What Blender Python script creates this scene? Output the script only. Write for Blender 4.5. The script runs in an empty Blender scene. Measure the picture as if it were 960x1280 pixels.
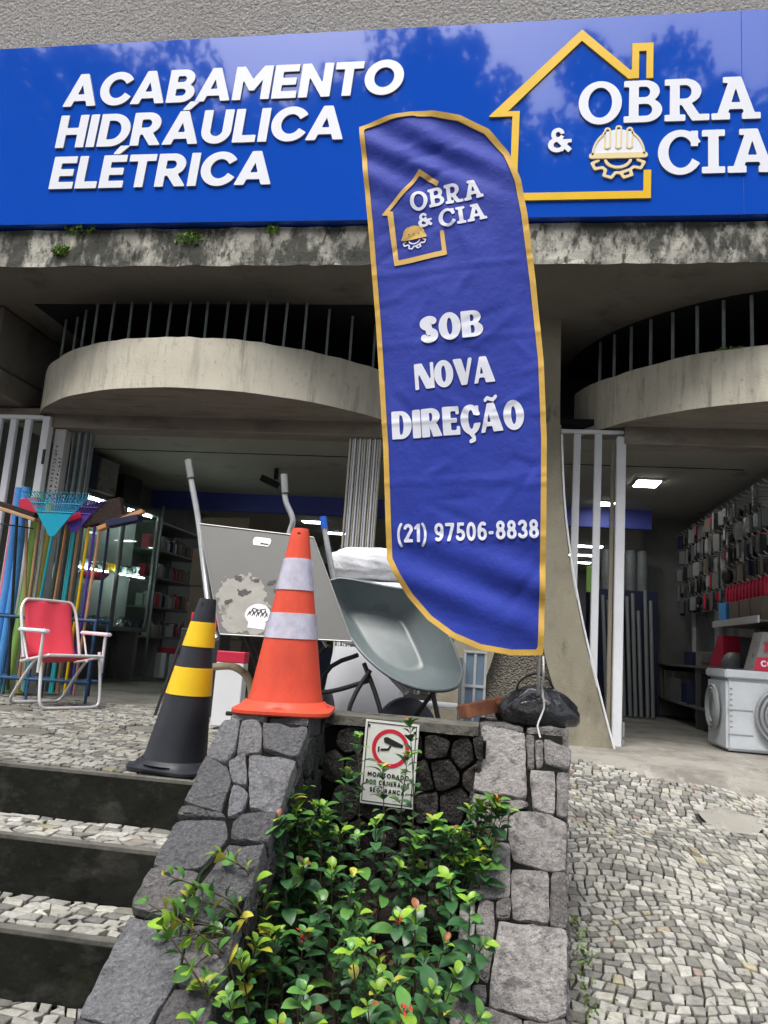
import bpy, bmesh, math, random
import numpy as np
from mathutils import Vector, Matrix
R = math.radians
rnd = random.Random(7)
SC = bpy.context.scene
COL = SC.collection

# ------------------------------------------------------------------ camera, sky, sun, exposure
cam_d = bpy.data.cameras.new('camera'); cam = bpy.data.objects.new('camera', cam_d); COL.objects.link(cam)
PSI, PIT, ROL = R(8.8), R(9.8), R(4.0)
fw = Vector((-math.sin(PSI)*math.cos(PIT), math.cos(PSI)*math.cos(PIT), math.sin(PIT)))
r0 = Vector((math.cos(PSI), math.sin(PSI), 0)); u0 = r0.cross(fw)
rt = r0*math.cos(ROL)+u0*math.sin(ROL); up = u0*math.cos(ROL)-r0*math.sin(ROL)
mw = Matrix((rt, up, -fw)).transposed().to_4x4(); mw.translation = (0, 0, .6)
cam.matrix_world = mw
cam_d.sensor_fit = 'VERTICAL'; cam_d.sensor_height = 36; cam_d.sensor_width = 27; cam_d.lens = 27
cam_d.clip_start = .05; cam_d.clip_end = 400
SC.camera = cam

w = bpy.data.worlds.new('World'); SC.world = w; w.use_nodes = True
nt = w.node_tree; nt.nodes.clear()
SUN_EL, SUN_AZ = R(63), R(200)
sky = nt.nodes.new('ShaderNodeTexSky'); sky.sky_type = 'NISHITA'; sky.sun_disc = False
sky.sun_elevation = SUN_EL; sky.sun_rotation = SUN_AZ; sky.air_density = 1.0; sky.dust_density = 4.0; sky.ozone_density = 1.0
hs = nt.nodes.new('ShaderNodeHueSaturation'); hs.inputs['Saturation'].default_value = .42
bg = nt.nodes.new('ShaderNodeBackground'); bg.inputs['Strength'].default_value = .15
wo = nt.nodes.new('ShaderNodeOutputWorld')
nt.links.new(sky.outputs[0], hs.inputs['Color']); nt.links.new(hs.outputs[0], bg.inputs['Color']); nt.links.new(bg.outputs[0], wo.inputs[0])

sl = bpy.data.lights.new('sun', 'SUN'); sl.energy = 1.5; sl.angle = R(32); sl.color = (1, .97, .93)
sun = bpy.data.objects.new('sun', sl); COL.objects.link(sun)
sd = Vector((math.sin(SUN_AZ)*math.cos(SUN_EL), math.cos(SUN_AZ)*math.cos(SUN_EL), math.sin(SUN_EL)))
sun.rotation_euler = sd.to_track_quat('Z', 'Y').to_euler(); sun.location = (0, -6, 20)

SC.view_settings.view_transform = 'Standard'; SC.view_settings.look = 'None'
SC.view_settings.exposure = 0.95; SC.view_settings.gamma = 1; SC.view_settings.use_curve_mapping = False

# ------------------------------------------------------------------ mesh helpers
class MB:
    def __init__(s): s.v = []; s.f = []
    def add(s, v, f):
        n = len(s.v); s.v += [tuple(p) for p in v]; s.f += [tuple(i+n for i in q) for q in f]; return s
    def box(s, x0, x1, y0, y1, z0, z1):
        return s.add([(x0,y0,z0),(x1,y0,z0),(x1,y1,z0),(x0,y1,z0),(x0,y0,z1),(x1,y0,z1),(x1,y1,z1),(x0,y1,z1)],
                     [(0,3,2,1),(4,5,6,7),(0,1,5,4),(1,2,6,5),(2,3,7,6),(3,0,4,7)])
    def bbox(s, x0, x1, y0, y1, z0, z1, b=.006, seg=1):
        bm = bmesh.new(); bmesh.ops.create_cube(bm, size=1)
        for v in bm.verts: v.co = ((x0+x1)/2+v.co.x*(x1-x0), (y0+y1)/2+v.co.y*(y1-y0), (z0+z1)/2+v.co.z*(z1-z0))
        bmesh.ops.bevel(bm, geom=bm.edges[:], offset=b, segments=seg, affect='EDGES')
        bm.verts.index_update(); s.add([v.co for v in bm.verts], [[v.index for v in f.verts] for f in bm.faces]); bm.free(); return s
    def tube(s, pts, r, n=8, cap=True, flat=1.0):
        P = [Vector(p) for p in pts]; m = len(P)
        rr = r if isinstance(r, (list, tuple)) else [r]*m
        ref = None; rings = []
        for i in range(m):
            t = (P[min(i+1, m-1)]-P[max(i-1, 0)]).normalized()
            if ref is None: ref = Vector((0,0,1)) if abs(t.z) < .9 else Vector((1,0,0))
            a = t.cross(ref).normalized(); b = a.cross(t).normalized(); ref = b
            rings.append([P[i]+(a*math.cos(2*math.pi*k/n)+b*math.sin(2*math.pi*k/n)*flat)*rr[i] for k in range(n)])
        v = [p for q in rings for p in q]; f = []
        for i in range(m-1):
            for k in range(n):
                f.append((i*n+k, i*n+(k+1)%n, (i+1)*n+(k+1)%n, (i+1)*n+k))
        if cap: f.append(tuple(range(n))[::-1]); f.append(tuple((m-1)*n+k for k in range(n)))
        return s.add(v, f)
    def lathe(s, prof, n=32, c=(0,0,0), ax=None):
        v = []; f = []; m = len(prof)
        for r, z in prof:
            for k in range(n):
                a = 2*math.pi*k/n; v.append(Vector((r*math.cos(a), r*math.sin(a), z)))
        for i in range(m-1):
            for k in range(n): f.append((i*n+k, i*n+(k+1)%n, (i+1)*n+(k+1)%n, (i+1)*n+k))
        if prof[0][0] > 1e-5: f.append(tuple(range(n))[::-1])
        if prof[-1][0] > 1e-5: f.append(tuple((m-1)*n+k for k in range(n)))
        if ax is not None:
            q = Vector((0,0,1)).rotation_difference(Vector(ax)); v = [q@p for p in v]
        return s.add([p+Vector(c) for p in v], f)
    def prism(s, poly, o, ux, uy, d):
        """flat outline poly (2D) in the frame o,ux,uy pushed back along d"""
        o, ux, uy, d = Vector(o), Vector(ux), Vector(uy), Vector(d); n = len(poly)
        a = [o+ux*x+uy*y for x, y in poly]; b = [p+d for p in a]
        return s.add(a+b, [tuple(range(n)), tuple(range(2*n-1, n-1, -1))]+[(i, n+i, n+(i+1)%n, (i+1)%n) for i in range(n)])
    def loft(s, loops, close=True, cap0=False, cap1=False):
        n = len(loops[0]); f = []
        for i in range(len(loops)-1):
            for k in range(n if close else n-1):
                f.append((i*n+k, i*n+(k+1)%n, (i+1)*n+(k+1)%n, (i+1)*n+k))
        if cap0: f.append(tuple(range(n))[::-1])
        if cap1: f.append(tuple((len(loops)-1)*n+k for k in range(n)))
        return s.add([p for q in loops for p in q], f)
    def xf(s, M):
        s.v = [tuple(M@Vector(p)) for p in s.v]; return s

def mesh(mb, name, mat, smooth=None):
    me = bpy.data.meshes.new(name); me.from_pydata(mb.v, [], mb.f); me.validate()
    bm = bmesh.new(); bm.from_mesh(me); bmesh.ops.recalc_face_normals(bm, faces=bm.faces[:]); bm.to_mesh(me); bm.free()
    if mat: me.materials.append(mat)
    if smooth is not None:
        me.polygons.foreach_set('use_smooth', [True]*len(me.polygons))
        if smooth < 180: me.set_sharp_from_angle(angle=R(smooth))
    return me
def link(o, parent=None):
    COL.objects.link(o)
    if parent: o.parent = parent
    return o
def obj(name, mb, mat, parent=None, smooth=None, local=False):
    """geometry in world coordinates, stored relative to the (unrotated) parent"""
    me = mesh(mb, name, mat, smooth) if isinstance(mb, MB) else mb
    o = bpy.data.objects.new(name, me); link(o, parent)
    if parent is not None and not local:
        L = parent.location.copy(); p = parent.parent
        while p: L += p.location; p = p.parent
        me.transform(Matrix.Translation(-L))
    return o
def tag(o, label, cat, group=None):
    o['label'] = label; o['category'] = cat
    if group: o['group'] = group
    return o
def thing(name, label, cat, loc=(0,0,0), rot=None, group=None):
    o = bpy.data.objects.new(name, None); o.location = loc; o.empty_display_size = .1
    if rot: o.rotation_euler = rot
    COL.objects.link(o); return tag(o, label, cat, group)
def struct(o): o['kind'] = 'structure'; return o
def rebase(o):
    """move the origin of a one-mesh thing to its base"""
    me = o.data; n = len(me.vertices); a = np.empty(n*3); me.vertices.foreach_get('co', a); a = a.reshape(-1, 3)
    c = Vector(((a[:,0].min()+a[:,0].max())/2, (a[:,1].min()+a[:,1].max())/2, a[:,2].min()))
    me.transform(Matrix.Translation(-c)); o.location = c; return o
def single(name, mb, mat, label, cat, group=None, smooth=None):
    return tag(rebase(obj(name, mb, mat, None, smooth)), label, cat, group)

# ------------------------------------------------------------------ materials
def M(name, base, rough=.6, var=.12, vs=6, bump=0, bs=60, metal=0, spec=.5, layers=(), coat=0, tint=None, objrand=0, emit=0, trans=0, ior=1.45, sheen=0, cs='Object', bdist=.01, vdetail=5, sss=0, voro=None):
    m = bpy.data.materials.new(name); m.use_nodes = True; t = m.node_tree; N = t.nodes; L = t.links
    b = N['Principled BSDF']; b.inputs['Roughness'].default_value = rough; b.inputs['Metallic'].default_value = metal
    b.inputs['Specular IOR Level'].default_value = spec; b.inputs['Coat Weight'].default_value = coat; b.inputs['IOR'].default_value = ior
    b.inputs['Transmission Weight'].default_value = trans; b.inputs['Sheen Weight'].default_value = sheen
    tc = N.new('ShaderNodeTexCoord')
    def noise(scale, detail=5, stretch=(1,1,1), off=0, r=.6):
        mp = N.new('ShaderNodeMapping'); mp.inputs['Scale'].default_value = stretch; mp.inputs['Location'].default_value = (off, off*1.7, off*.6)
        L.new(tc.outputs[cs], mp.inputs[0])
        n = N.new('ShaderNodeTexNoise'); n.inputs['Scale'].default_value = scale; n.inputs['Detail'].default_value = detail; n.inputs['Roughness'].default_value = r
        L.new(mp.outputs[0], n.inputs['Vector']); return n.outputs['Fac']
    def mix(mode, fac, a, c):
        x = N.new('ShaderNodeMix'); x.data_type = 'RGBA'; x.blend_type = mode
        for s, v in ((x.inputs[0], fac), (x.inputs[6], a), (x.inputs[7], c)):
            if hasattr(v, 'links'): L.new(v, s)
            else: s.default_value = v if not isinstance(v, tuple) else (*v, 1)
        return x.outputs[2]
    if tint:
        at = N.new('ShaderNodeAttribute'); at.attribute_name = tint; col = at.outputs['Color']
    else:
        rg = N.new('ShaderNodeRGB'); rg.outputs[0].default_value = (*base, 1); col = rg.outputs[0]
    if objrand:
        oi = N.new('ShaderNodeObjectInfo'); h = N.new('ShaderNodeHueSaturation')
        ml = N.new('ShaderNodeMapRange'); ml.inputs[3].default_value = 1-objrand; ml.inputs[4].default_value = 1+objrand
        L.new(oi.outputs['Random'], ml.inputs[0]); L.new(ml.outputs[0], h.inputs['Value']); L.new(col, h.inputs['Color']); col = h.outputs[0]
    if var:
        n = noise(vs, vdetail); mr = N.new('ShaderNodeMapRange'); mr.inputs[1].default_value = .3; mr.inputs[2].default_value = .7
        mr.inputs[3].default_value = 1-var; mr.inputs[4].default_value = 1+var; L.new(n, mr.inputs[0])
        cb = N.new('ShaderNodeCombineColor')
        for i in range(3): L.new(mr.outputs[0], cb.inputs[i])
        col = mix('MULTIPLY', 1.0, col, cb.outputs[0])
    for i, ly in enumerate(layers):
        c, sc, lo, hi = ly[:4]; st = ly[4] if len(ly) > 4 else (1,1,1); op = ly[5] if len(ly) > 5 else 1
        n = noise(sc, 8, st, off=3.1*(i+1), r=.68); mr = N.new('ShaderNodeMapRange'); mr.inputs[1].default_value = lo; mr.inputs[2].default_value = hi; mr.inputs[4].default_value = op
        L.new(n, mr.inputs[0]); col = mix('MIX', mr.outputs[0], col, c)
    L.new(col, b.inputs['Base Color'])
    if bump:
        n = noise(bs, 6); bp = N.new('ShaderNodeBump'); bp.inputs['Strength'].default_value = bump; bp.inputs['Distance'].default_value = bdist
        L.new(n, bp.inputs['Height']); L.new(bp.outputs[0], b.inputs['Normal'])
        if voro:
            v = N.new('ShaderNodeTexVoronoi'); v.inputs['Scale'].default_value = voro; L.new(tc.outputs[cs], v.inputs['Vector'])
            ad = N.new('ShaderNodeMath'); ad.operation = 'SUBTRACT'; L.new(n, ad.inputs[0]); L.new(v.outputs['Distance'], ad.inputs[1]); L.new(ad.outputs[0], bp.inputs['Height'])
    if emit:
        b.inputs['Emission Color'].default_value = (*base, 1); b.inputs['Emission Strength'].default_value = emit
    return m

m_stucco = M('grey_stucco', (.43,.415,.385), .95, .32, 45, 1, 42, bdist=.07, layers=[((.28,.27,.25), 1.5, .55, .75, (1,1,.5), .5)])
m_slab = M('weathered_concrete', (.46,.445,.39), .9, .1, 4, .6, 45, layers=[((.16,.155,.13), 2.2, .45, .62, (1,1,.5), .6), ((.04,.042,.036), 4.5, .43, .54, (1,1,.5), .92), ((.025,.028,.022), 16, .53, .62, (1,1,.55), .85)])
m_balc = M('balcony_concrete', (.66,.62,.51), .9, .08, 3, .35, 60, layers=[((.25,.235,.195), 3.2, .5, .72, (2.5,2.5,.35), .5), ((.10,.095,.078), 6, .56, .72, (2,2,.2), .65), ((.16,.15,.125), 26, .58, .7, (1,1,.5), .5)])
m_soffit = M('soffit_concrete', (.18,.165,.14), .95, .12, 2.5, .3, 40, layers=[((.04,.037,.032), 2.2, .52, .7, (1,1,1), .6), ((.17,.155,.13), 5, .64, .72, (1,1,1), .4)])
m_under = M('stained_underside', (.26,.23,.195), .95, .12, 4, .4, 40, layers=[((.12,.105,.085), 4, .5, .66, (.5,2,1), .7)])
m_pillar = M('tan_pillar_render', (.31,.285,.215), .9, .1, 4, .35, 70, layers=[((.17,.15,.11), 3, .5, .68, (1,1,.5), .7), ((.08,.075,.06), 9, .6, .7, (1,1,.45), .7), ((.42,.39,.31), 14, .62, .7, (1,1,1), .5)])
m_pebble = M('pebble_dash', (.25,.23,.19), .95, .25, 30, 1, 60, bdist=.03, voro=70)
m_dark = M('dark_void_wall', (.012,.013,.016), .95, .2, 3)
m_inner = M('dim_painted_wall', (.2,.21,.2), .8, .1, 2, layers=[((.07,.075,.072), 2, .5, .7, (1,1,.6), .5)])
m_ceil = M('dull_ceiling', (.40,.39,.34), .85, .08, 2, layers=[((.10,.095,.08), 3.5, .58, .70, (1,1,1), .6)])
m_blue_band = M('blue_fascia', (.085,.11,.46), .5, .06, 3)
m_white_paint = M('chipped_white_paint', (.82,.84,.88), .45, .05, 5, .15, 40, layers=[((.35,.33,.3), 7, .64, .7, (1,1,.4), .7), ((.12,.07,.04), 20, .7, .76, (1,1,1), .8)])
m_bar = M('grey_green_iron', (.24,.28,.28), .6, .2, 10, .2, 60, layers=[((.13,.08,.05), 18, .58, .68, (1,1,.5), .7)])
m_floor = M('worn_concrete_floor', (.32,.305,.27), .85, .12, 3, .5, 60, layers=[((.15,.14,.12), 2.2, .47, .62, (1,1,1), .75), ((.46,.44,.40), 3.5, .58, .66, (1.6,.6,1), .6), ((.10,.095,.08), 22, .58, .68, (1,1,1), .5)])
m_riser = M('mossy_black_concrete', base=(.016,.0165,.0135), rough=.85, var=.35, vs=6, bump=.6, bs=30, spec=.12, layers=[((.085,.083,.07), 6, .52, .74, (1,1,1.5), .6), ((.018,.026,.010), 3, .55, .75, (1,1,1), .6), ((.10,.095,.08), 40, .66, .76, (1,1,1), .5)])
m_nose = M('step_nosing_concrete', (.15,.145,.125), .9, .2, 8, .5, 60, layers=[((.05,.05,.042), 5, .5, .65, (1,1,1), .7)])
m_coping = M('mottled_cement_coping', (.13,.125,.105), .95, .3, 9, .8, 45, layers=[((.03,.032,.026), 7, .48, .6, (1,1,1), .85), ((.26,.25,.22), 16, .58, .68, (1,1,1), .6)])
m_joint = M('dirt_joint', (.032,.030,.025), .95, .3, 10, .6, 60, layers=[((.05,.075,.025), 2.2, .6, .7, (1,1,1), .5)])
m_paver = M('pale_limestone_paver', (.5,.5,.45), .72, .22, 28, .7, 90, tint='tint', layers=[((.12,.115,.095), 1.6, .5, .72, (1,1,1), .55), ((.10,.095,.08), 42, .56, .68, (1,1,1), .6)])
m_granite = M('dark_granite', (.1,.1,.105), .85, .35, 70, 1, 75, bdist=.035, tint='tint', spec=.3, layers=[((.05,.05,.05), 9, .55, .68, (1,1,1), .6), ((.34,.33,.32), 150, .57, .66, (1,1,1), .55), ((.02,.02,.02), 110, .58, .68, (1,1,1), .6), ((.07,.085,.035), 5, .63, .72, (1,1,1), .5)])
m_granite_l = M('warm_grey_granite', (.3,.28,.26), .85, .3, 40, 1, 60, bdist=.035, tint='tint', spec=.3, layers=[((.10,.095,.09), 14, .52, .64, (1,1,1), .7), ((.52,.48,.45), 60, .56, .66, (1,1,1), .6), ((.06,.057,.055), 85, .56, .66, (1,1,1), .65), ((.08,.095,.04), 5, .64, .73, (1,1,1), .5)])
m_mortar = M('black_joint_mortar', (.012,.0115,.010), .95, spec=.1, var=.3, vs=12, bump=.5, bs=40, layers=[((.02,.03,.010), 6, .6, .68, (1,1,1), .7)])
m_soil = M('dark_soil', (.028,.022,.016), .95, .4, 25, 1, 40, bdist=.03)
m_street = M('street_asphalt', (.05,.05,.05), .9, .2, 20, .6, 90)
m_sign = M('glossy_blue_acrylic', (.009,.082,.53), .06, .03, 1.2, .012, 3, spec=.7, coat=1.0, bdist=.05, layers=[((.02,.09,.56), 2.5, .66, .8, (1,1,1), .15)])
m_letter = M('white_letter', (.80,.83,.90), .35, .02, 3)
m_letter_side = M('letter_edge', (.30,.29,.27), .5, .1, 10)
m_gold = M('yellow_letter', (.80,.50,.012), .35, .05, 3)
m_cream = M('cream_plastic', (.80,.66,.36), .4, .05, 6)
m_cloth = M('blue_banner_cloth', (.024,.047,.36), .62, .07, 3.5, .25, 5, sheen=.1, bdist=.05, spec=.25)
m_cloth_gold = M('gold_satin_trim', (.64,.40,.085), .6, .10, 9, .2, 9, bdist=.03, spec=.25)
m_print = M('white_print', (.76,.78,.88), .75, .03, 5, spec=.15)
m_print_gold = M('gold_print', (.72,.46,.12), .6, .05, 5)
m_print_navy = M('navy_print', (.012,.02,.16), .6, .05, 5)
m_orange = M('cone_orange_rubber', (.76,.085,.04), .5, .08, 6, .15, 40, layers=[((.52,.055,.035), 5, .52, .72, (1,1,.4), .6), ((.25,.09,.06), 18, .64, .76, (1,1,.5), .5)])
m_reflect = M('silver_reflective_sleeve', (.62,.60,.70), .35, .12, 30, .35, 35, metal=.25, layers=[((.42,.4,.52), 7, .5, .65, (1,1,.6), .6)])
m_black_rub = M('black_cone_rubber', (.022,.025,.032), .42, .15, 8, .1, 40, layers=[((.06,.06,.06), 4, .58, .75, (1,1,1), .4)])
m_yellow = M('yellow_sleeve', (.85,.56,.01), .4, .06, 10, .1, 30, layers=[((.45,.28,.03), 14, .64, .76, (1,1,.5), .5)])
m_cart = M('grey_painted_steel', (.105,.105,.10), .5, .05, 4, .06, 30, layers=[((.12,.12,.115), 3, .55, .7, (1,1,1), .5)])
m_cartedge = M('bare_steel_edge', (.30,.30,.29), .4, .1, 20, metal=.4)
m_cement = M('dry_cement_scuff', (.33,.32,.29), .9, .12, 14, .2, 40, layers=[((.15,.15,.145), 8, .57, .63, (1,1,1), .9)])
m_rust = M('dark_flaking', (.09,.083,.08), .9, .3, 30, .4, 40)
m_barrow = M('grey_green_barrow_paint', (.185,.222,.225), .32, .10, 4, .05, 20, spec=.6, layers=[((.30,.33,.325), 3.5, .54, .72, (1,1,1), .5), ((.11,.115,.11), 6, .62, .7, (1,1,1), .5)])
m_blackm = M('black_metal', (.018,.018,.02), .5, .2, 10)
m_tube = M('galvanised_tube', (.50,.51,.52), .35, .1, 12, metal=.5, layers=[((.3,.29,.28), 10, .6, .7, (1,1,1), .5)])
m_tan_tube = M('rusty_cream_tube', (.42,.34,.21), .55, .2, 12, layers=[((.16,.09,.04), 12, .55, .65, (1,1,1), .8)])
m_blue_grip = M('blue_grip', (.02,.12,.6), .4, .05)
m_white_plastic = M('white_plastic', (.74,.75,.78), .4, .04, 4)
m_film = M('wrinkled_white_film', (.78,.79,.82), .5, .04, 6, .35, 14, bdist=.03)
m_glassblue = M('pale_blue_pane', (.20,.28,.36), .15, .1, 6)
m_brick = M('red_clay_brick', (.36,.14,.075), .85, .2, 20, .4, 60)
m_bag = M('black_bin_bag', (.012,.013,.015), .2, .2, 8, .7, 10, bdist=.05, spec=.6, coat=.6)
m_string = M('white_string', (.7,.69,.66), .8, .05)
m_alu = M('white_aluminium', (.72,.72,.73), .35, .05, 8, metal=.3)
m_red_cloth = M('coral_red_canvas', (.70,.055,.09), .7, .08, 5, .25, 120)
m_wood = M('pale_broom_wood', (.48,.29,.16), .65, .2, 8, .1, 60)
m_wood_o = M('orange_wood', (.52,.25,.10), .6, .2, 8, .1, 60)
m_teal = M('teal_plastic', (.02,.34,.40), .4, .05)
m_cyan = M('cyan_rake_plastic', (.0,.30,.45), .35, .06)
m_purple = M('purple_plastic', (.10,.05,.35), .4, .05)
m_redp = M('red_plastic', (.55,.02,.06), .4, .05)
m_brist = M('dark_bristles', (.035,.022,.018), .9, .4, 60, .8, 120)
m_navy = M('navy_plastic', (.012,.018,.06), .4, .05)
m_blue_rack = M('blue_rack_paint', (.02,.07,.16), .5, .2, 12, layers=[((.1,.06,.04), 20, .62, .7, (1,1,1), .5)])
m_noodle_b = M('blue_foam', (.09,.33,.75), .8, .05, 10, .2, 90)
m_noodle_g = M('green_foam', (.35,.62,.16), .8, .05, 10, .2, 90)
m_noodle_p = M('pink_foam', (.75,.18,.30), .8, .05, 10, .2, 90)
m_noodle_y = M('olive_foam', (.42,.42,.08), .8, .05, 10, .2, 90)
m_cab = M('cabinet_grey_green_metal', (.12,.14,.135), .4, .08, 6)
m_glass = bpy.data.materials.new('cabinet_glass'); m_glass.use_nodes = True
_t = m_glass.node_tree; _t.nodes.clear(); _o = _t.nodes.new('ShaderNodeOutputMaterial'); _m = _t.nodes.new('ShaderNodeMixShader'); _a = _t.nodes.new('ShaderNodeBsdfTransparent'); _g = _t.nodes.new('ShaderNodeBsdfGlossy'); _f = _t.nodes.new('ShaderNodeLayerWeight'); _p = _t.nodes.new('ShaderNodeMath'); _q = _t.nodes.new('ShaderNodeMath')
_a.inputs[0].default_value = (.86,.93,.90,1); _g.inputs['Roughness'].default_value = .02; _p.operation = 'POWER'; _p.inputs[1].default_value = 4; _q.operation = 'MULTIPLY_ADD'; _q.inputs[1].default_value = .7; _q.inputs[2].default_value = .04
_t.links.new(_f.outputs['Facing'], _p.inputs[0]); _t.links.new(_p.outputs[0], _q.inputs[0]); _t.links.new(_q.outputs[0], _m.inputs[0]); _t.links.new(_a.outputs[0], _m.inputs[1]); _t.links.new(_g.outputs[0], _m.inputs[2]); _t.links.new(_m.outputs[0], _o.inputs[0])
m_led = M('led_tube', (.90,1,.97), .5, 0, emit=26)
m_lamp = M('panel_light', (1,.97,.92), .5, 0, emit=16)
m_lampfar = M('far_panel_light', (.93,.96,1), .5, 0, emit=11)
m_card = M('brown_cardboard', (.17,.135,.105), .8, .1, 8)
m_greycard = M('grey_carton', (.24,.235,.225), .7, .15, 12, layers=[((.08,.08,.08), 7, .55, .62, (1,1,2), .8)])
m_navycard = M('navy_carton', (.02,.03,.08), .6, .1, 8)
m_foam = M('styrofoam_white', (.62,.66,.70), .7, .06, 8, .3, 120)
m_hose = M('grey_hose', (.30,.32,.33), .4, .1, 10)
m_pvc = M('grey_white_pvc', (.27,.285,.28), .45, .08, 5)
m_clear = M('hazy_clear_film', (.22,.24,.235), .25, .15, 9, .5, 20, bdist=.03)
m_dull = M('dull_white_pack', (.26,.26,.245), .5, .2, 14)
m_shelf = M('grey_shelf_metal', (.16,.16,.155), .45, .08, 8)
m_leafs = [M('leaf_dark', (.042,.125,.042), .32, .2, 30, spec=.6, objrand=.35), M('leaf_mid', (.09,.23,.045), .34, .2, 30, spec=.6, objrand=.3),
           M('leaf_young', (.22,.38,.035), .4, .2, 30, objrand=.25), M('leaf_yellow', (.42,.40,.05), .45, .2, 30, objrand=.2), M('leaf_bronze', (.30,.11,.04), .4, .2, 30, objrand=.2)]
for m in m_leafs:
    b = m.node_tree.nodes['Principled BSDF']; b.inputs['Subsurface Weight'].default_value = 0
m_stem = M('woody_stem', (.09,.065,.04), .8, .3, 40)
m_flower = M('ixora_red', (.55,.02,.03), .5, .2, 30)
m_tuft = M('wall_fern_green', (.17,.30,.05), .6, .3, 30)
m_bark = M('grey_bark', (.09,.075,.06), .9, .3, 6, .8, 10)
m_crown = M('street_tree_leaf', (.045,.085,.025), .6, .3, 1)
m_signwhite = M('notice_white', (.74,.75,.70), .45, .05, 9, layers=[((.5,.47,.38), 6, .62, .72, (1,1,1), .4)])
m_signred = M('notice_red', (.62,.015,.04), .45, .05)
m_signblk = M('notice_black', (.015,.015,.016), .5, .05)

# ------------------------------------------------------------------ outline fields -> meshes (letters, logo, banner)
def f_box(x0,y0,x1,y1): return lambda x,y: np.maximum(np.maximum(x0-x, x-x1), np.maximum(y0-y, y-y1))
def f_ell(cx,cy,rx,ry): return lambda x,y: (np.sqrt(((x-cx)/rx)**2+((y-cy)/ry)**2)-1)*min(rx,ry)
def f_hell(cx,cy,rx,ry): return lambda x,y: np.maximum(f_ell(cx,cy,rx,ry)(x,y), cx-.08-x)
def f_lell(cx,cy,rx,ry): return lambda x,y: np.maximum(f_ell(cx,cy,rx,ry)(x,y), y-cy-.08)
def f_uell(cx,cy,rx,ry): return lambda x,y: np.maximum(f_ell(cx,cy,rx,ry)(x,y), cy-.002-y)
def f_poly(P):
    def g(x,y):
        d = np.full(x.shape, 1e9); ins = np.zeros(x.shape, bool); n = len(P)
        for i in range(n):
            ax, ay = P[i]; bx, by = P[(i+1)%n]; ex, ey = bx-ax, by-ay
            t = np.clip(((x-ax)*ex+(y-ay)*ey)/(ex*ex+ey*ey+1e-12), 0, 1)
            d = np.minimum(d, np.hypot(x-ax-t*ex, y-ay-t*ey))
            if abs(ey) > 1e-12:
                ins ^= ((ay > y) != (by > y)) & (x < ex*(y-ay)/ey+ax)
        return np.where(ins, -d, d)
    return g
def f_stroke(P, r):
    def g(x,y):
        d = np.full(x.shape, 1e9)
        for i in range(len(P)-1):
            ax, ay = P[i]; bx, by = P[i+1]; ex, ey = bx-ax, by-ay
            t = np.clip(((x-ax)*ex+(y-ay)*ey)/(ex*ex+ey*ey+1e-12), 0, 1)
            d = np.minimum(d, np.hypot(x-ax-t*ex, y-ay-t*ey))
        return d-r
    return g
def csg(ops):
    def g(x,y):
        f = np.full(x.shape, 1e9)
        for s, p in ops: f = np.minimum(f, p(x,y)) if s == '+' else np.maximum(f, -p(x,y))
        return f
    return g
def arc(cx,cy,rx,ry,a0,a1,n=14): return [(cx+rx*math.cos(R(a0+(a1-a0)*i/n)), cy+ry*math.sin(R(a0+(a1-a0)*i/n))) for i in range(n+1)]
def cells(field, x0, y0, x1, y1, st):
    """fill the inside of field<0 with a fine grid mesh; returns verts2d, faces, boundary edges"""
    nx = max(2, int(math.ceil((x1-x0)/st))+1); ny = max(2, int(math.ceil((y1-y0)/st))+1)
    xs = x0+st*np.arange(nx); ys = y0+st*np.arange(ny); X, Y = np.meshgrid(xs, ys); F = field(X, Y)
    F = np.where(np.abs(F) < 1e-6, -1e-6, F)
    V = []; ids = {}; faces = []
    def vid(k, p):
        if k not in ids: ids[k] = len(V); V.append(p)
        return ids[k]
    ins = F < 0
    cnt = ins[:-1,:-1].astype(int)+ins[1:,:-1]+ins[:-1,1:]+ins[1:,1:]
    for j, i in zip(*np.nonzero(cnt)):
        c = [(j,i),(j,i+1),(j+1,i+1),(j+1,i)]
        if cnt[j,i] == 4:
            faces.append([vid(k, (xs[k[1]], ys[k[0]])) for k in c]); continue
        q = []
        for a in range(4):
            k, l = c[a], c[(a+1)%4]; fa, fb = F[k], F[l]
            if fa < 0: q.append(vid(k, (xs[k[1]], ys[k[0]])))
            if (fa < 0) != (fb < 0):
                t = fa/(fa-fb); t = min(max(t, .02), .98); kk = (k,l) if k < l else (l,k)
                q.append(vid(kk, (xs[k[1]]+t*(xs[l[1]]-xs[k[1]]), ys[k[0]]+t*(ys[l[0]]-ys[k[0]]))))
        if len(q) > 2: faces.append(q)
    return V, faces
def relief(VF, place, depth=None):
    """put the filled outline in space by place(x,y,d); with depth also side walls"""
    V, faces = VF; mb = MB(); n = len(V)
    mb.v = [tuple(place(x, y, 0)) for x, y in V]; mb.f = [tuple(q) for q in faces]
    if depth:
        e = {}
        for q in faces:
            for a in range(len(q)):
                k = (q[a], q[(a+1)%len(q)])
                if (k[1],k[0]) in e: del e[(k[1],k[0])]
                else: e[k] = 1
        bi = {}
        for a, b in e:
            for i in (a, b):
                if i not in bi: bi[i] = len(mb.v); mb.v.append(tuple(place(V[i][0], V[i][1], depth)))
        for a, b in e: mb.f.append((b, a, bi[a], bi[b]))
    return mb

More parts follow.
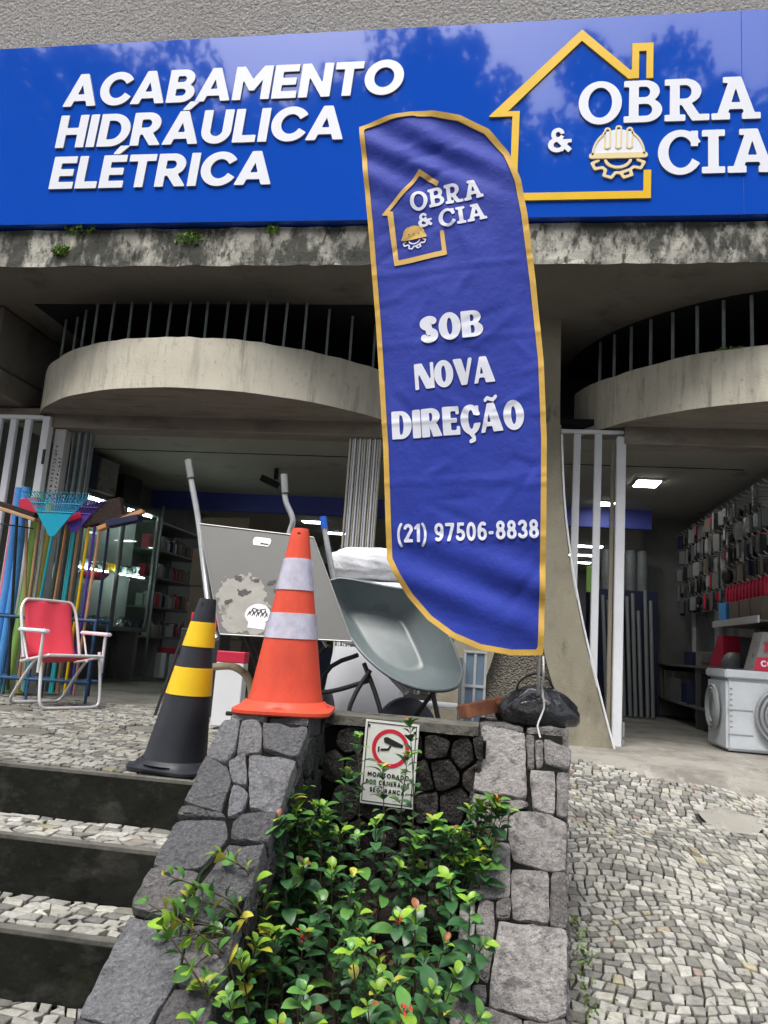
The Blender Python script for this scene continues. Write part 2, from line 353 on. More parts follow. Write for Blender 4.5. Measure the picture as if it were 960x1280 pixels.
def G(*ops): return [(o[0], o[1]) for o in ops]
W = .205
SANS = {
 'I': (.21, [('+', f_box(0,0,W,1))]),
 'L': (.58, [('+', f_box(0,0,W,1)), ('+', f_box(0,0,.58,.18))]),
 'E': (.64, [('+', f_box(0,0,W,1)), ('+', f_box(0,0,.64,.18)), ('+', f_box(0,.41,.59,.59)), ('+', f_box(0,.82,.63,1))]),
 'T': (.72, [('+', f_box(0,.82,.72,1)), ('+', f_box(.36-W/2,0,.36+W/2,1))]),
 'H': (.78, [('+', f_box(0,0,W,1)), ('+', f_box(.78-W,0,.78,1)), ('+', f_box(0,.41,.78,.59))]),
 'N': (.82, [('+', f_box(0,0,W,1)), ('+', f_box(.82-W,0,.82,1)), ('+', f_poly([(0,1),(.21,1),(.82,.0),(.62,0)]))]),
 'M': (1.0, [('+', f_box(0,0,W,1)), ('+', f_box(1-W,0,1,1)), ('+', f_poly([(0,1),(.22,1),(.5,.58),(.78,1),(1,1),(.56,.28),(.44,.28)]))]),
 'A': (.94, [('+', f_poly([(0,0),(.36,1),(.58,1),(.94,0),(.715,0),(.47,.72),(.225,0)])), ('+', f_box(.2,.17,.74,.34))]),
 'C': (.86, [('+', f_ell(.49,.5,.49,.515)), ('-', f_ell(.5,.5,.275,.325)), ('-', f_poly([(.5,.5),(1.2,.98),(1.2,.02)]))]),
 'G': (.9, [('+', f_ell(.49,.5,.49,.515)), ('-', f_ell(.5,.5,.275,.325)), ('-', f_poly([(.5,.5),(1.2,.98),(1.2,.5)])), ('+', f_box(.5,.4,.92,.57)), ('+', f_box(.74,.1,.92,.5))]),
 'O': (1.0, [('+', f_ell(.5,.5,.5,.515)), ('-', f_ell(.5,.5,.285,.325))]),
 'D': (.84, [('+', f_box(0,0,.34,1)), ('+', f_hell(.34,.5,.5,.5)), ('-', f_box(W,.18,.341,.82)), ('-', f_hell(.34,.5,.285,.32))]),
 'B': (.74, [('+', f_box(0,0,.38,1)), ('+', f_hell(.38,.735,.31,.265)), ('+', f_hell(.38,.285,.36,.285)), ('-', f_box(W,.6,.381,.83)), ('-', f_hell(.38,.715,.115,.115)), ('-', f_box(W,.17,.401,.43)), ('-', f_hell(.4,.3,.13,.13))]),
 'P': (.72, [('+', f_box(0,0,.36,1)), ('+', f_hell(.36,.66,.36,.34)), ('-', f_box(W,.5,.371,.82)), ('-', f_hell(.37,.66,.14,.16)), ('-', f_box(W,-1,1,.32))]),
 'R': (.80, [('+', f_box(0,0,.36,1)), ('+', f_hell(.38,.67,.36,.33)), ('-', f_box(W,.52,.381,.82)), ('-', f_hell(.38,.67,.145,.15)), ('-', f_box(W,-1,1,.34)), ('+', f_poly([(.27,.4),(.54,0),(.80,0),(.52,.42)]))]),
 'U': (.78, [('+', f_lell(.39,.38,.39,.395)), ('-', f_lell(.39,.39,.19,.215)), ('-', f_box(.19,.36,.59,1.2)), ('+', f_box(0,.375,W,1)), ('+', f_box(.78-W,.375,.78,1))]),
 'S': (.7, [('+', f_stroke(arc(.35,.73,.23,.18,30,270)+arc(.35,.28,.24,.19,90,-150), .1))]),
 ' ': (.3, []),
}
SANS['\u00c1'] = (SANS['A'][0], SANS['A'][1]+[('+', f_poly([(.42,1.07),(.58,1.3),(.80,1.3),(.58,1.07)]))])
SANS['\u00c9'] = (SANS['E'][0], SANS['E'][1]+[('+', f_poly([(.25,1.07),(.40,1.3),(.62,1.3),(.40,1.07)]))])
SANS['\u00c2'] = (SANS['A'][0], SANS['A'][1]+[('+', f_poly([(.25,1.07),(.42,1.26),(.52,1.26),(.7,1.07),(.56,1.07),(.47,1.16),(.38,1.07)]))])
SANS['\u00c7'] = (SANS['C'][0], SANS['C'][1]+[('+', f_stroke([(.5,0),(.55,-.12),(.44,-.18)], .05))])
w = .21
SLAB = {
 'O': (1.0, [('+', f_ell(.5,.5,.5,.52)), ('-', f_ell(.5,.5,.285,.375))]),
 'B': (.88, [('+', f_box(.12,0,.5,1)), ('+', f_box(0,0,.3,.14)), ('+', f_box(0,.86,.3,1)), ('+', f_hell(.48,.735,.33,.265)), ('+', f_hell(.48,.285,.39,.285)), ('-', f_box(.33,.59,.481,.86)), ('-', f_hell(.48,.725,.125,.135)), ('-', f_box(.33,.14,.501,.44)), ('-', f_hell(.5,.29,.155,.15))]),
 'R': (1.0, [('+', f_box(.12,0,.46,1)), ('+', f_box(0,.86,.3,1)), ('+', f_hell(.46,.7,.36,.3)), ('-', f_box(.33,.52,.461,.86)), ('-', f_hell(.46,.69,.15,.17)), ('-', f_box(.33,-1,1.2,.38)), ('+', f_box(0,0,.46,.14)), ('+', f_poly([(.36,.42),(.62,0),(.86,0),(.58,.45)])), ('+', f_box(.66,0,1.0,.14))]),
 'A': (1.08, [('+', f_poly([(.1,.05),(.42,1),(.66,1),(.98,.05),(.75,.05),(.54,.76),(.33,.05)])), ('+', f_box(.25,.24,.83,.39)), ('+', f_box(0,0,.40,.14)), ('+', f_box(.68,0,1.08,.14)), ('+', f_box(.26,.87,.6,1))]),
 'C': (.92, [('+', f_ell(.5,.5,.5,.52)), ('-', f_ell(.51,.5,.285,.375)), ('-', f_poly([(.5,.5),(1.3,.92),(1.3,.02)])), ('+', f_box(.74,.64,.89,.99))]),
 'I': (.5, [('+', f_box(.14,0,.36,1)), ('+', f_box(0,0,.5,.14)), ('+', f_box(0,.86,.5,1))]),
 '&': (1.0, [('+', f_ell(.4,.74,.28,.28)), ('-', f_ell(.41,.74,.11,.12)), ('-', f_poly([(.45,.74),(.9,.85),(.9,.55)])), ('+', f_ell(.38,.3,.38,.31)), ('-', f_ell(.4,.3,.18,.14)), ('-', f_poly([(.55,.36),(.62,.62),(.9,.62),(.9,.1)])), ('+', f_poly([(.24,.56),(.44,.62),(1.0,.12),(.86,-.02)])), ('+', f_poly([(.52,.1),(.62,.02),(.86,.42),(.7,.46)])), ('+', f_box(.58,.4,.98,.53))]),
}
FAT = {
 'S': (.76, [('+', f_stroke(arc(.38,.745,.235,.145,25,270)+arc(.38,.265,.245,.155,90,-155), .128))]),
 'O': (.9, [('+', f_ell(.45,.5,.45,.52)), ('-', f_ell(.45,.5,.115,.34))]),
 'B': (.86, [('+', f_box(0,0,.46,1)), ('+', f_hell(.46,.75,.34,.25)), ('+', f_hell(.46,.28,.40,.28)), ('-', f_box(.36,.60,.461,.86)), ('-', f_hell(.46,.73,.06,.13)), ('-', f_box(.36,.14,.461,.46)), ('-', f_hell(.46,.3,.07,.16))]),
 'N': (.92, [('+', f_box(0,0,.17,1)), ('+', f_box(.77,0,.92,1)), ('+', f_poly([(0,1),(.36,1),(.92,0),(.52,0)]))]),
 'V': (.92, [('+', f_poly([(0,1),(.4,1),(.57,.42),(.74,1),(.92,1),(.6,0),(.34,0)]))]),
 'A': (.98, [('+', f_poly([(0,0),(.17,0),(.24,.2),(.5,.2),(.55,0),(.98,0),(.64,1),(.33,1)])), ('-', f_poly([(.29,.34),(.46,.34),(.38,.68)]))]),
 'D': (.9, [('+', f_box(0,0,.44,1)), ('+', f_hell(.42,.5,.48,.5)), ('-', f_box(.36,.13,.421,.87)), ('-', f_hell(.42,.5,.12,.37))]),
 'I': (.36, [('+', f_box(0,0,.36,1))]),
 'R': (.92, [('+', f_box(0,0,.46,1)), ('+', f_hell(.44,.71,.4,.29)), ('-', f_box(.36,.54,.441,.86)), ('-', f_hell(.44,.7,.075,.16)), ('-', f_box(.36,-1,1,.40)), ('+', f_poly([(.36,.44),(.5,0),(.92,0),(.70,.44)]))]),
 'E': (.76, [('+', f_box(0,0,.36,1)), ('+', f_box(0,0,.76,.16)), ('+', f_box(0,.43,.64,.58)), ('+', f_box(0,.84,.74,1)), ('+', f_box(.62,0,.76,.3)), ('+', f_box(.6,.72,.74,1))]),
 '\u00c7': (.84, [('+', f_ell(.45,.5,.45,.52)), ('-', f_ell(.47,.5,.13,.35)), ('-', f_box(.5,.36,1,.64)), ('+', f_box(.7,.62,.82,.97)), ('+', f_stroke([(.44,-.02),(.56,-.12),(.56,-.22),(.40,-.26)], .065))]),
}
FAT['\u00c3'] = (FAT['A'][0], FAT['A'][1]+[('+', f_stroke([(.26,1.12),(.36,1.2),(.5,1.14),(.62,1.12),(.74,1.22)], .06))])
q = .085
NUM = {
 '0': (.56, [('+', f_ell(.28,.5,.28,.51)), ('-', f_ell(.28,.5,.11,.35))]),
 '1': (.36, [('+', f_box(.16,0,.34,1)), ('+', f_poly([(.2,1),(0,.82),(0,.66),(.2,.78)]))]),
 '2': (.56, [('+', f_stroke(arc(.28,.72,.19,.2,165,-30)+[(.12,.1)], q)), ('+', f_box(.02,0,.55,.165))]),
 '3': (.56, [('+', f_stroke(arc(.27,.73,.18,.185,160,-75), q)), ('+', f_stroke(arc(.27,.29,.2,.205,75,-160), q))]),
 '5': (.56, [('+', f_stroke(arc(.27,.32,.2,.235,120,-160), q)), ('+', f_poly([(.07,.4),(.11,1),(.24,1),(.22,.44)])), ('+', f_box(.1,.835,.5,1))]),
 '6': (.56, [('+', f_ell(.29,.32,.27,.33)), ('-', f_ell(.29,.32,.105,.175)), ('+', f_stroke(arc(.33,.5,.23,.415,60,190), q))]),
 '7': (.54, [('+', f_box(0,.83,.54,1)), ('+', f_poly([(.36,.84),(.54,.84),(.28,0),(.1,0)]))]),
 '8': (.56, [('+', f_ell(.28,.73,.245,.27)), ('-', f_ell(.28,.73,.085,.115)), ('+', f_ell(.28,.29,.28,.3)), ('-', f_ell(.28,.285,.105,.14))]),
 '9': (.56, [('+', f_ell(.27,.68,.27,.33)), ('-', f_ell(.27,.68,.105,.175)), ('+', f_stroke(arc(.23,.5,.23,.415,-120,10), q))]),
 '(': (.32, [('+', f_stroke(arc(.5,.4,.4,.72,125,235), .07))]),
 ')': (.32, [('+', f_stroke(arc(-.18,.4,.4,.72,55,-55), .07))]),
 '-': (.36, [('+', f_box(.02,.3,.32,.46))]),
 ' ': (.28, []),
}
_gc = {}
def glyph(font, ch, st):
    k = (id(font), ch, st)
    if k not in _gc:
        a, ops = font[ch]; fld = csg(ops); off = .020 if font is SANS else .006; _gc[k] = cells(lambda x, y: fld(x,y)-off, -.08, -.34, a+.1, 1.36, st) if ops else ([], [])
    return _gc[k]
def text(font, s, x0, x1, st, sp, place, depth, mat, parent, sidemat=None, name='letter', shear=0):
    """letters spread between x0 and x1 (units of cap height 1 scaled by place)"""
    tot = sum(font[c][0] for c in s)+sp*(len(s)-1); k = (x1-x0)/tot; x = x0; out = []
    for c in s:
        VF = glyph(font, c, st)
        if VF[0]:
            V = [(x+k*a+shear*b, b) for a, b in VF[0]]
            o = obj(name, relief((V, VF[1]), place, depth), mat, parent, None if depth else 180); out.append(o)
            if sidemat:
                o.data.materials.append(sidemat); nf = len(VF[1])
                for i, p in enumerate(o.data.polygons):
                    if i >= nf: p.material_index = 1
        x += k*(font[c][0]+sp)
    return out

# ------------------------------------------------------------------ stone helpers
def vor_cells(nu, nv, jit, seed, brick=.5):
    rg = random.Random(seed); P = {}
    for j in range(-2, nv+2):
        for i in range(-2, nu+2):
            P[i,j] = (i+.5+(brick if j%2 else 0)+rg.uniform(-jit,jit), j+.5+rg.uniform(-jit,jit)*.8)
    out = []
    for j in range(nv):
        for i in range(nu):
            c = P[i,j]; poly = [(c[0]-1.5,c[1]-1.5),(c[0]+1.5,c[1]-1.5),(c[0]+1.5,c[1]+1.5),(c[0]-1.5,c[1]+1.5)]
            for dj in (-2,-1,0,1,2):
                for di in (-2,-1,0,1,2):
                    if (di or dj) and (i+di,j+dj) in P:
                        o = P[i+di,j+dj]; mx, my = (c[0]+o[0])/2, (c[1]+o[1])/2; nx, ny = o[0]-c[0], o[1]-c[1]
                        new = []; n = len(poly)
                        for a in range(n):
                            p, r = poly[a], poly[(a+1)%n]; da = (p[0]-mx)*nx+(p[1]-my)*ny; db = (r[0]-mx)*nx+(r[1]-my)*ny
                            if da <= 0: new.append(p)
                            if (da < 0 < db) or (db < 0 < da):
                                t = da/(da-db); new.append((p[0]+t*(r[0]-p[0]), p[1]+t*(r[1]-p[1])))
                        poly = new
                        if len(poly) < 3: break
                if len(poly) < 3: break
            if len(poly) >= 3:
                # drop slivers
                q = [p for a, p in enumerate(poly) if math.dist(p, poly[a-1]) > .12]
                if len(q) >= 3: out.append((c, q))
    return out
def row_cells(nu, nv, seed, wmin=.7, wmax=1.5):
    """courses of irregular four-sided setts; unit size 1 x 1"""
    rg = random.Random(seed); H = {}
    def yb(j, x):
        i = math.floor(x*1.7); t = x*1.7-i
        for k in (i, i+1):
            if (j,k) not in H: H[j,k] = rg.uniform(-.3,.3)
        return j+H[j,i]*(1-t)+H[j,i+1]*t
    out = []
    for j in range(nv):
        x = -rg.random()*1.2; cut = (x, x+rg.uniform(-.25,.25))
        while x < nu:
            x += rg.uniform(wmin, wmax); sl = rg.uniform(-.28,.28); nxt = (x-sl*.5, x+sl*.5)
            a, b = cut; c, d = nxt
            P = [(a, yb(j,a)), (c, yb(j,c)), (d, yb(j+1,d)), (b, yb(j+1,b))]
            P = [(p+rg.uniform(-.03,.03), q+rg.uniform(-.03,.03)) for p, q in P]
            if rg.random() < .45:
                k = rg.randrange(4); p, q, r = P[k-1], P[k], P[(k+1)%4]; u = rg.uniform(.68,.88)
                P[k:k+1] = [(p[0]+(q[0]-p[0])*u, p[1]+(q[1]-p[1])*u), (r[0]+(q[0]-r[0])*u, r[1]+(q[1]-r[1])*u)]
            if rg.random() < .3:
                k = rg.randrange(len(P)); p, q = P[k], P[(k+1)%len(P)]; P.insert(k+1, ((p[0]+q[0])/2+rg.uniform(-.06,.06), (p[1]+q[1])/2+rg.uniform(-.06,.06)))
            out.append(((x,j), P)); cut = nxt
    return out
def set_tint(me, cols):
    a = me.color_attributes.new('tint', 'FLOAT_COLOR', 'POINT'); a.data.foreach_set('color', np.array(cols, 'f').ravel())
def paver_tint(rg, g=1.0):
    v = rg.choice([.20,.28,.34,.38,.41,.45,.50])*rg.uniform(.92,1.06)*g; c = [v*1.01, v*.985, v*rg.uniform(.84,.92)]
    r = rg.random()
    if r < .015: c = [.38*g,.34*g,.23*g]
    elif r < .025: c = [.33*g,.26*g,.22*g]
    elif r < .11: c = [.2*g,.195*g,.175*g]
    return (*c, 1)
def pave(parent, polys, zf, name='paving_stone', nmax=300, key=None, gap=.0054, h=.022, seed=1, stuffname='paving_stones', g=1.0):
    """polys: list of world (x,y) outlines. nearest nmax become parts, the rest one joined part"""
    rg = random.Random(seed); polys = sorted(polys, key=key) if key else polys
    J = MB(); JC = []
    for i, P in enumerate(polys):
        n = len(P); cx = sum(p[0] for p in P)/n; cy = sum(p[1] for p in P)/n
        rad = sum(math.dist(p, (cx,cy)) for p in P)/n
        dz = rg.uniform(-.002,.002); tx, ty = rg.uniform(-.04,.04), rg.uniform(-.04,.04); mb = MB(); rings = []
        for k, (sc, off) in enumerate(((1-gap/rad, -h), (1-gap*1.05/rad, -.0025), (1-(gap+.0035)/rad, 0))):
            ring = []
            for x, y in P:
                X = cx+(x-cx)*sc; Y = cy+(y-cy)*sc
                ring.append((X, Y, zf(X,Y)+off+(dz+tx*(X-cx)+ty*(Y-cy) if k else 0)))
            rings.append(ring)
        mb.loft(rings, cap1=False); m = len(mb.v)
        mb.v.append((cx, cy, zf(cx,cy)+dz+rg.uniform(0,.002)))
        for k in range(n): mb.f.append((2*n+k, 2*n+(k+1)%n, m))
        col = paver_tint(rg, g)
        if i < nmax:
            o = obj(name, mb, m_paver, parent); set_tint(o.data, [col]*len(mb.v))
        else:
            J.add(mb.v, mb.f); JC += [col]*len(mb.v)
    if J.v:
        o = obj(stuffname, J, m_paver, parent); set_tint(o.data, JC); o['kind'] = 'stuff'
def rock(P2, frame, h, seed, mat, col, parent, name='stone', inset=.006, depth=.07, rough=.011):
    """irregular flat-faced stone over outline P2 in the plane frame (o,ux,uy,n)"""
    rg = random.Random(seed); o, ux, uy, nn = [Vector(a) for a in frame]
    n0 = len(P2); cx = sum(p[0] for p in P2)/n0; cy = sum(p[1] for p in P2)/n0
    pts = []
    for i in range(n0):
        a, b = P2[i], P2[(i+1)%n0]; L = math.dist(a, b); k = max(2, int(L/.022))
        for j in range(k):
            t = j/k; j_ = 0 if j == 0 else 1
            pts.append((a[0]+(b[0]-a[0])*t+rg.uniform(-.0035,.0035)*j_, a[1]+(b[1]-a[1])*t+rg.uniform(-.0035,.0035)*j_))
    n = len(pts); rad = sum(math.dist(p,(cx,cy)) for p in pts)/n
    # corner rounding
    pts = [((pts[i-1][0]+4*pts[i][0]+pts[(i+1)%n][0])/6, (pts[i-1][1]+4*pts[i][1]+pts[(i+1)%n][1])/6) for i in range(n)]
    tilt = (rg.uniform(-.05,.05), rg.uniform(-.05,.05)); ph = [rg.uniform(0,6) for _ in range(6)]
    def H(x, y): return h+tilt[0]*(x-cx)+tilt[1]*(y-cy)+rough*.5*(math.sin(31*x+ph[0])*math.sin(27*y+ph[1])+.7*math.sin(67*x+ph[2]+20*y)*math.sin(59*y+ph[3]))
    mb = MB(); rings = []
    def ring(s, off, jz):
        out = []
        for x, y in pts:
            X = cx+(x-cx)*s; Y = cy+(y-cy)*s
            z = -depth if off is None else H(X,Y)+off+rg.uniform(-jz,jz)
            out.append(o+ux*X+uy*Y+nn*z)
        return out
    i0 = inset/rad
    mb.loft([ring(1-i0,None,0), ring(1-i0,-.008,.003), ring(1-i0-.0025/rad,-.002,.0025), ring(1-i0-.014/rad,0,.0025), ring(.8,.001,.003), ring(.6,.001,.003), ring(.4,.001,.003), ring(.2,.001,.003)], cap1=True)
    ob = obj(name, mb, mat, parent, smooth=50); set_tint(ob.data, [(*col,1)]*len(ob.data.vertices)); return ob

# ================================================================== GROUND
def z_ramp(x, y): return -.03-.25*max(0, 5.3-y) if y > 1.3 else -1.03
street = struct(obj('street', MB().box(-60,60,-60,1.3,-1.4,-1.05), m_street))
ramp = MB()
ramp.loft([[(x, 1.3, z_ramp(x,1.3001)-.022), (x, 5.3, -.052), (x, 5.45, -.052)] for x in (.2, 1, 2, 4, 9)], close=False)
ramp = struct(obj('ramp_pavement', ramp, m_joint))
def warp(x, y, a=1.0):
    return (x+a*(.06*math.sin(2.1*y+.8)+.03*math.sin(6*y+3*x)), y+a*(.12*math.sin(1.7*x+.6)+.035*math.sin(6.3*x+2.6*y)+.03*math.sin(9*y-5*x)))
polys = []
patch = (1.30, 4.61, .16, .15)
for c, P in row_cells(62, 102, 11):
    Q = []
    for u, v in P:
        x, y = .05+u*.0465, 1.15+v*.041; x, y = warp(x, y); Q.append((x, y))
    mx = sum(p[0] for p in Q)/len(Q); my = sum(p[1] for p in Q)/len(Q)
    edge = 5.22+.12*math.sin(3*mx+1)-.28*max(0, min(1, (mx-1.0)))+.04*math.sin(11*mx)
    Q = [(max(x, .318-.035*(3.45-y)), y) for x, y in Q]
    if max(p[0] for p in Q)-min(p[0] for p in Q) < .03 or my > edge or my < 1.35 or mx > 2.8: continue
    if ((mx-patch[0])/patch[2])**2+((my-patch[1])/patch[3])**2 < 1: continue
    polys.append(Q)
pave(ramp, polys, z_ramp, key=lambda P: abs(P[0][1]-3.7)+.8*abs(P[0][0]-.8) + (3 if P[0][1] < 2.8 else 0), seed=5)
# smooth concrete apron in front of the right-hand shop and the round repair patch
ap = MB(); top = [(x, 5.20+.12*math.sin(3*x+1)-.28*max(0, min(1, x-1))+.04*math.sin(11*x)+rnd.uniform(-.02,.02)) for x in np.arange(.34, 6.0, .06)]
ap.loft([[(x, y, z_ramp(x,y)-.006) for x, y in top], [(x, (y+5.5)/2, z_ramp(x,(y+5.5)/2)-.004) for x, y in top], [(x, 5.5, -.03) for x, y in top], [(x, 5.95, -.012) for x, y in top]], close=False)
struct(obj('concrete_apron', ap, m_floor))
pt = MB(); pp = [(patch[0]+patch[2]*(1.02+.12*math.sin(3*a+1))*math.cos(a), patch[1]+patch[3]*(1+.1*math.sin(5*a))*math.sin(a)) for a in np.linspace(0, 2*math.pi, 28, endpoint=False)]
pt.add([(x, y, z_ramp(x,y)-.004) for x, y in pp]+[(patch[0], patch[1], z_ramp(patch[0],patch[1])-.001)], [(i, (i+1)%28, 28) for i in range(28)])
o = obj('concrete_patch', pt, m_floor, ramp)

TE = 3.125   # front edge of the terrace
terr = MB(); terr.box(-7, .33, 5.95, 16, -.3, -.012); terr.box(.33, 9, 5.95, 16, -.3, -.012)
inner_floor = struct(obj('shop_floor', terr, m_floor))
tb = MB(); tb.box(-7, -1.015, TE, 5.95, -1.1, -.024); tb.box(-1.015, .33, 3.52, 5.95, -1.1, -.024)
terrace = struct(obj('terrace', tb, m_joint))
nz = MB(); nz.box(-7, -1.02, TE-.004, TE+.035, -.2, .0); obj('nosing', nz, m_nose, terrace)
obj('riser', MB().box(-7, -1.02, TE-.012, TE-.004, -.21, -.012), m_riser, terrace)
polys = []
drains = [(-2.56, 4.05, .15), (-2.06, 4.62, .15), (-3.3, 5.02, .17)]
for c, P in row_cells(76, 62, 21):
    Q = [warp(-4.7+u*.058, TE-.1+v*.050, .5) for u, v in P]; mx = sum(p[0] for p in Q)/len(Q); my = sum(p[1] for p in Q)/len(Q)
    if my < TE+.06 or my > 5.9 or (mx > -1.05 and my < 3.56) or mx > -.05: continue
    if any(math.hypot(mx-a, (my-b)) < r+.035 for a, b, r in drains): continue
    if min(p[1] for p in Q) < TE+.034: Q = [(x, max(y, TE+.036)) for x, y in Q]
    polys.append(Q)
pave(terrace, polys, lambda x, y: 0.0, key=lambda P: P[0][1]+.15*abs(P[0][0]+1.8)+(3 if P[0][0] < -2.7 else 0), seed=9, h=.022, g=.72)
for a, b, r in drains:
    d = MB().lathe([(0,.0),(r*.9,.001),(r,-.004),(r,-.03)], 28, (a,b,-.002)); obj('drain_cover', d, m_nose, terrace)
# stairs going down to the street
for i in range(1, 6):
    z = -.19*i; y1 = TE-.325*(i-1); y0 = TE-.325*i; yb = y1-.012
    st = MB().box(-7, -1.02, y0+.0, yb, z-.4, z-.024); s_ = struct(obj('step', st, m_joint))
    obj('nosing', MB().box(-7, -1.02, y0-.004, y0+.036, z-.19, z+.001), m_nose, s_)
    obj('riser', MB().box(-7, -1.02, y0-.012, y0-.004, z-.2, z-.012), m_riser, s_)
    polys = []
    for c, P in row_cells(40, 5, 30+i):
        Q = [(-3.1+u*.055+.02*math.sin(7*v), y0+.040+v*.0535) for u, v in P]
        Q = [(min(x,-1.022), min(max(y, y0+.038), yb-.001)) for x, y in Q]
        if max(p[0] for p in Q)-min(p[0] for p in Q) < .03 or max(p[1] for p in Q)-min(p[1] for p in Q) < .025: continue
        polys.append(Q)
    if z > -.8: pave(s_, polys, lambda x, y, z=z: z, seed=40+i, key=lambda P: -P[0][0])

# ================================================================== BUILDING
bld = thing('shop_building', 'weathered concrete building front with curved balconies above two open shops', 'building', (0, 6, 0))
YF = 4.95
obj('upper_wall', MB().box(-9, 9, YF+.25, YF+.6, 3.5, 9), m_stucco, bld)
# slab edge with a slightly broken outline
sl_ = MB(); n = 150; rows = []
for zz, dy in ((3.23,.0),(3.26,0),(3.33,0),(3.43,0),(3.50,0),(3.535,.01)):
    rows.append([(-8+16*i/n, YF+dy+rnd.uniform(-.004,.004), zz+(rnd.uniform(-.008,.006) if zz in (3.23,3.535) else 0)) for i in range(n+1)])
rows.append([(-8+16*i/n, YF+.3, 3.54) for i in range(n+1)])
sl_.loft(rows, close=False); obj('canopy_slab', sl_, m_slab, bld)
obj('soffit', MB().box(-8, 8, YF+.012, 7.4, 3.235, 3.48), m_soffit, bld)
# recessed storey behind the balcony bars, its deep shade put in as near-black colour
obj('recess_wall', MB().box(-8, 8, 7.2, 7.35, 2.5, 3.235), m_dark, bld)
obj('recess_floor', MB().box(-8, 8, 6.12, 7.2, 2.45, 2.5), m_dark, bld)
obj('recess_ceiling', MB().box(-3.98, -.70, 5.60, 7.2, 3.229, 3.2345), m_dark, bld)  # black plate just under the soffit, standing in for shade behind the bars
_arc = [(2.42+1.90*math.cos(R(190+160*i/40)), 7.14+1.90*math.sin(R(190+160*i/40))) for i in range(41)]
obj('recess_ceiling', MB().prism(_arc+[(4.3,7.2),(.56,7.2)], (0,0,3.229), (1,0,0), (0,1,0), (0,0,.0055)), m_dark, bld)  # same painted shade, following the curve of the right bars
# beams above the shop openings
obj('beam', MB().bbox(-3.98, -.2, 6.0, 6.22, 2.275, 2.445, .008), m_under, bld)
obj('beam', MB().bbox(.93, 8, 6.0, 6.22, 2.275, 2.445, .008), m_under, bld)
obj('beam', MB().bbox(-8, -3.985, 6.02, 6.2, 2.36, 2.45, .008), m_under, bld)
# balconies
def balcony(cx, z0, z1, nm, hc=1.66):
    cy, RR, th = 7.14, 1.95, .10; a0 = math.acos(hc/RR); N = 44
    lo = []; out = MB()
    prof = [(0, z0), (0, z0+.02), (0, (z0+z1)/2), (0, z1-.02), (.012, z1), (th-.012, z1), (th, z1-.02), (th, z0+.06)]
    loops = []
    for i in range(N+1):
        a = math.pi+a0+(math.pi-2*a0)*i/N; c, s = math.cos(a), math.sin(a)
        wob = .004*math.sin(23*a)+rnd.uniform(-.002,.002)
        loops.append([(cx+(RR-d+wob)*c, cy+(RR-d+wob)*s, z+(rnd.uniform(-.006,.006) if z == z1 else 0)) for d, z in prof])
    out.loft(loops, close=False); p = obj('balcony_parapet', out, m_balc, bld, smooth=40)
    fl = MB(); arcp = [(cx+(RR-.012)*math.cos(math.pi+a0+(math.pi-2*a0)*i/N), cy+(RR-.012)*math.sin(math.pi+a0+(math.pi-2*a0)*i/N)) for i in range(N+1)]
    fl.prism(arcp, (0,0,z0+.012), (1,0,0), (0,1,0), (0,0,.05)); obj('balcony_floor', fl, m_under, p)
    return p
bl = balcony(-2.47, 2.38, 2.785, 'left'); br = balcony(2.37, 2.40, 2.81, 'right', 1.80)
bl['label'] = 'curved balcony parapet above the left shop'; br['label'] = 'curved balcony parapet at the right edge'
for i in range(17):
    x = -3.72+i*(2.62/16)
    yb_ = max(5.556, 7.14-math.sqrt(max(.1, 1.80**2-(x+2.47)**2)))
    obj('balcony_bar', MB().tube([(x, yb_+rnd.uniform(-.006,.006), 2.5), (x+rnd.uniform(-.008,.008), yb_, 3.24)], .011, 6), m_bar, bld)
obj('balcony_bar', MB().tube([(-3.86, 5.9, 2.5), (-3.86, 5.9, 3.24)], .011, 6), m_bar, bld)
for i in range(23):
    a = R(207)+R(126)*i/22; c, s = math.cos(a), math.sin(a)
    x, y = 2.42+1.86*c, 7.14+1.86*s
    obj('balcony_bar', MB().tube([(x, y, 2.6), (x, y, 3.24)], .013, 6), m_bar, bld)
# curved soffit drop behind the right bars, dark interior wall
obj('side_pier', MB().bbox(-4.75, -4.28, 5.62, 7.2, 2.7, 3.235, .02), m_soffit, bld)
obj('side_pier', MB().bbox(-4.75, -4.24, 5.66, 7.2, 2.46, 2.69, .02), m_soffit, bld)
# pillar: straight shaft that splays into two curved legs at the ground
def curve(pts, n=24):
    out = []
    for i in range(n+1):
        t = i/n*(len(pts)-1); k = min(int(t), len(pts)-2); u = t-k
        p0, p1, p2, p3 = pts[max(k-1,0)], pts[k], pts[k+1], pts[min(k+2,len(pts)-1)]
        out.append(tuple(.5*((2*b)+(-a+c)*u+(2*a-5*b+4*c-d)*u*u+(-a+3*b-3*c+d)*u**3) for a, b, c, d in zip(p0,p1,p2,p3)))
    return out
rightedge = curve([(.405,3.235),(.412,2.8),(.425,2.29),(.475,1.63),(.592,.97),(.738,.40),(.88,-.10)])
leftedge = curve([(.485,-.10),(.455,.28),(.36,.62),(.27,1.1),(.22,1.7),(.205,2.3),(.20,3.235)])
obj('pillar_leg', MB().prism(rightedge+leftedge, (0,5.86,0), (1,0,0), (0,0,1), (0,.26,0)), m_pillar, bld)
mir = [(.36-x+.02, z) for x, z in rightedge]; mil = [(.36-x+.02, z) for x, z in leftedge]
obj('pillar_leg', MB().prism([(x-.02,z) for x, z in mir+mil], (0,5.865,0), (1,0,0), (0,0,1), (0,.25,0)), m_pillar, bld)
obj('pebble_panel', MB().box(-.2, .46, 5.96, 6.1, -.1, 1.6), m_pebble, bld)
obj('pebble_panel', MB().box(-.2, .44, 5.97, 6.1, 1.6, 2.4), m_pillar, bld)
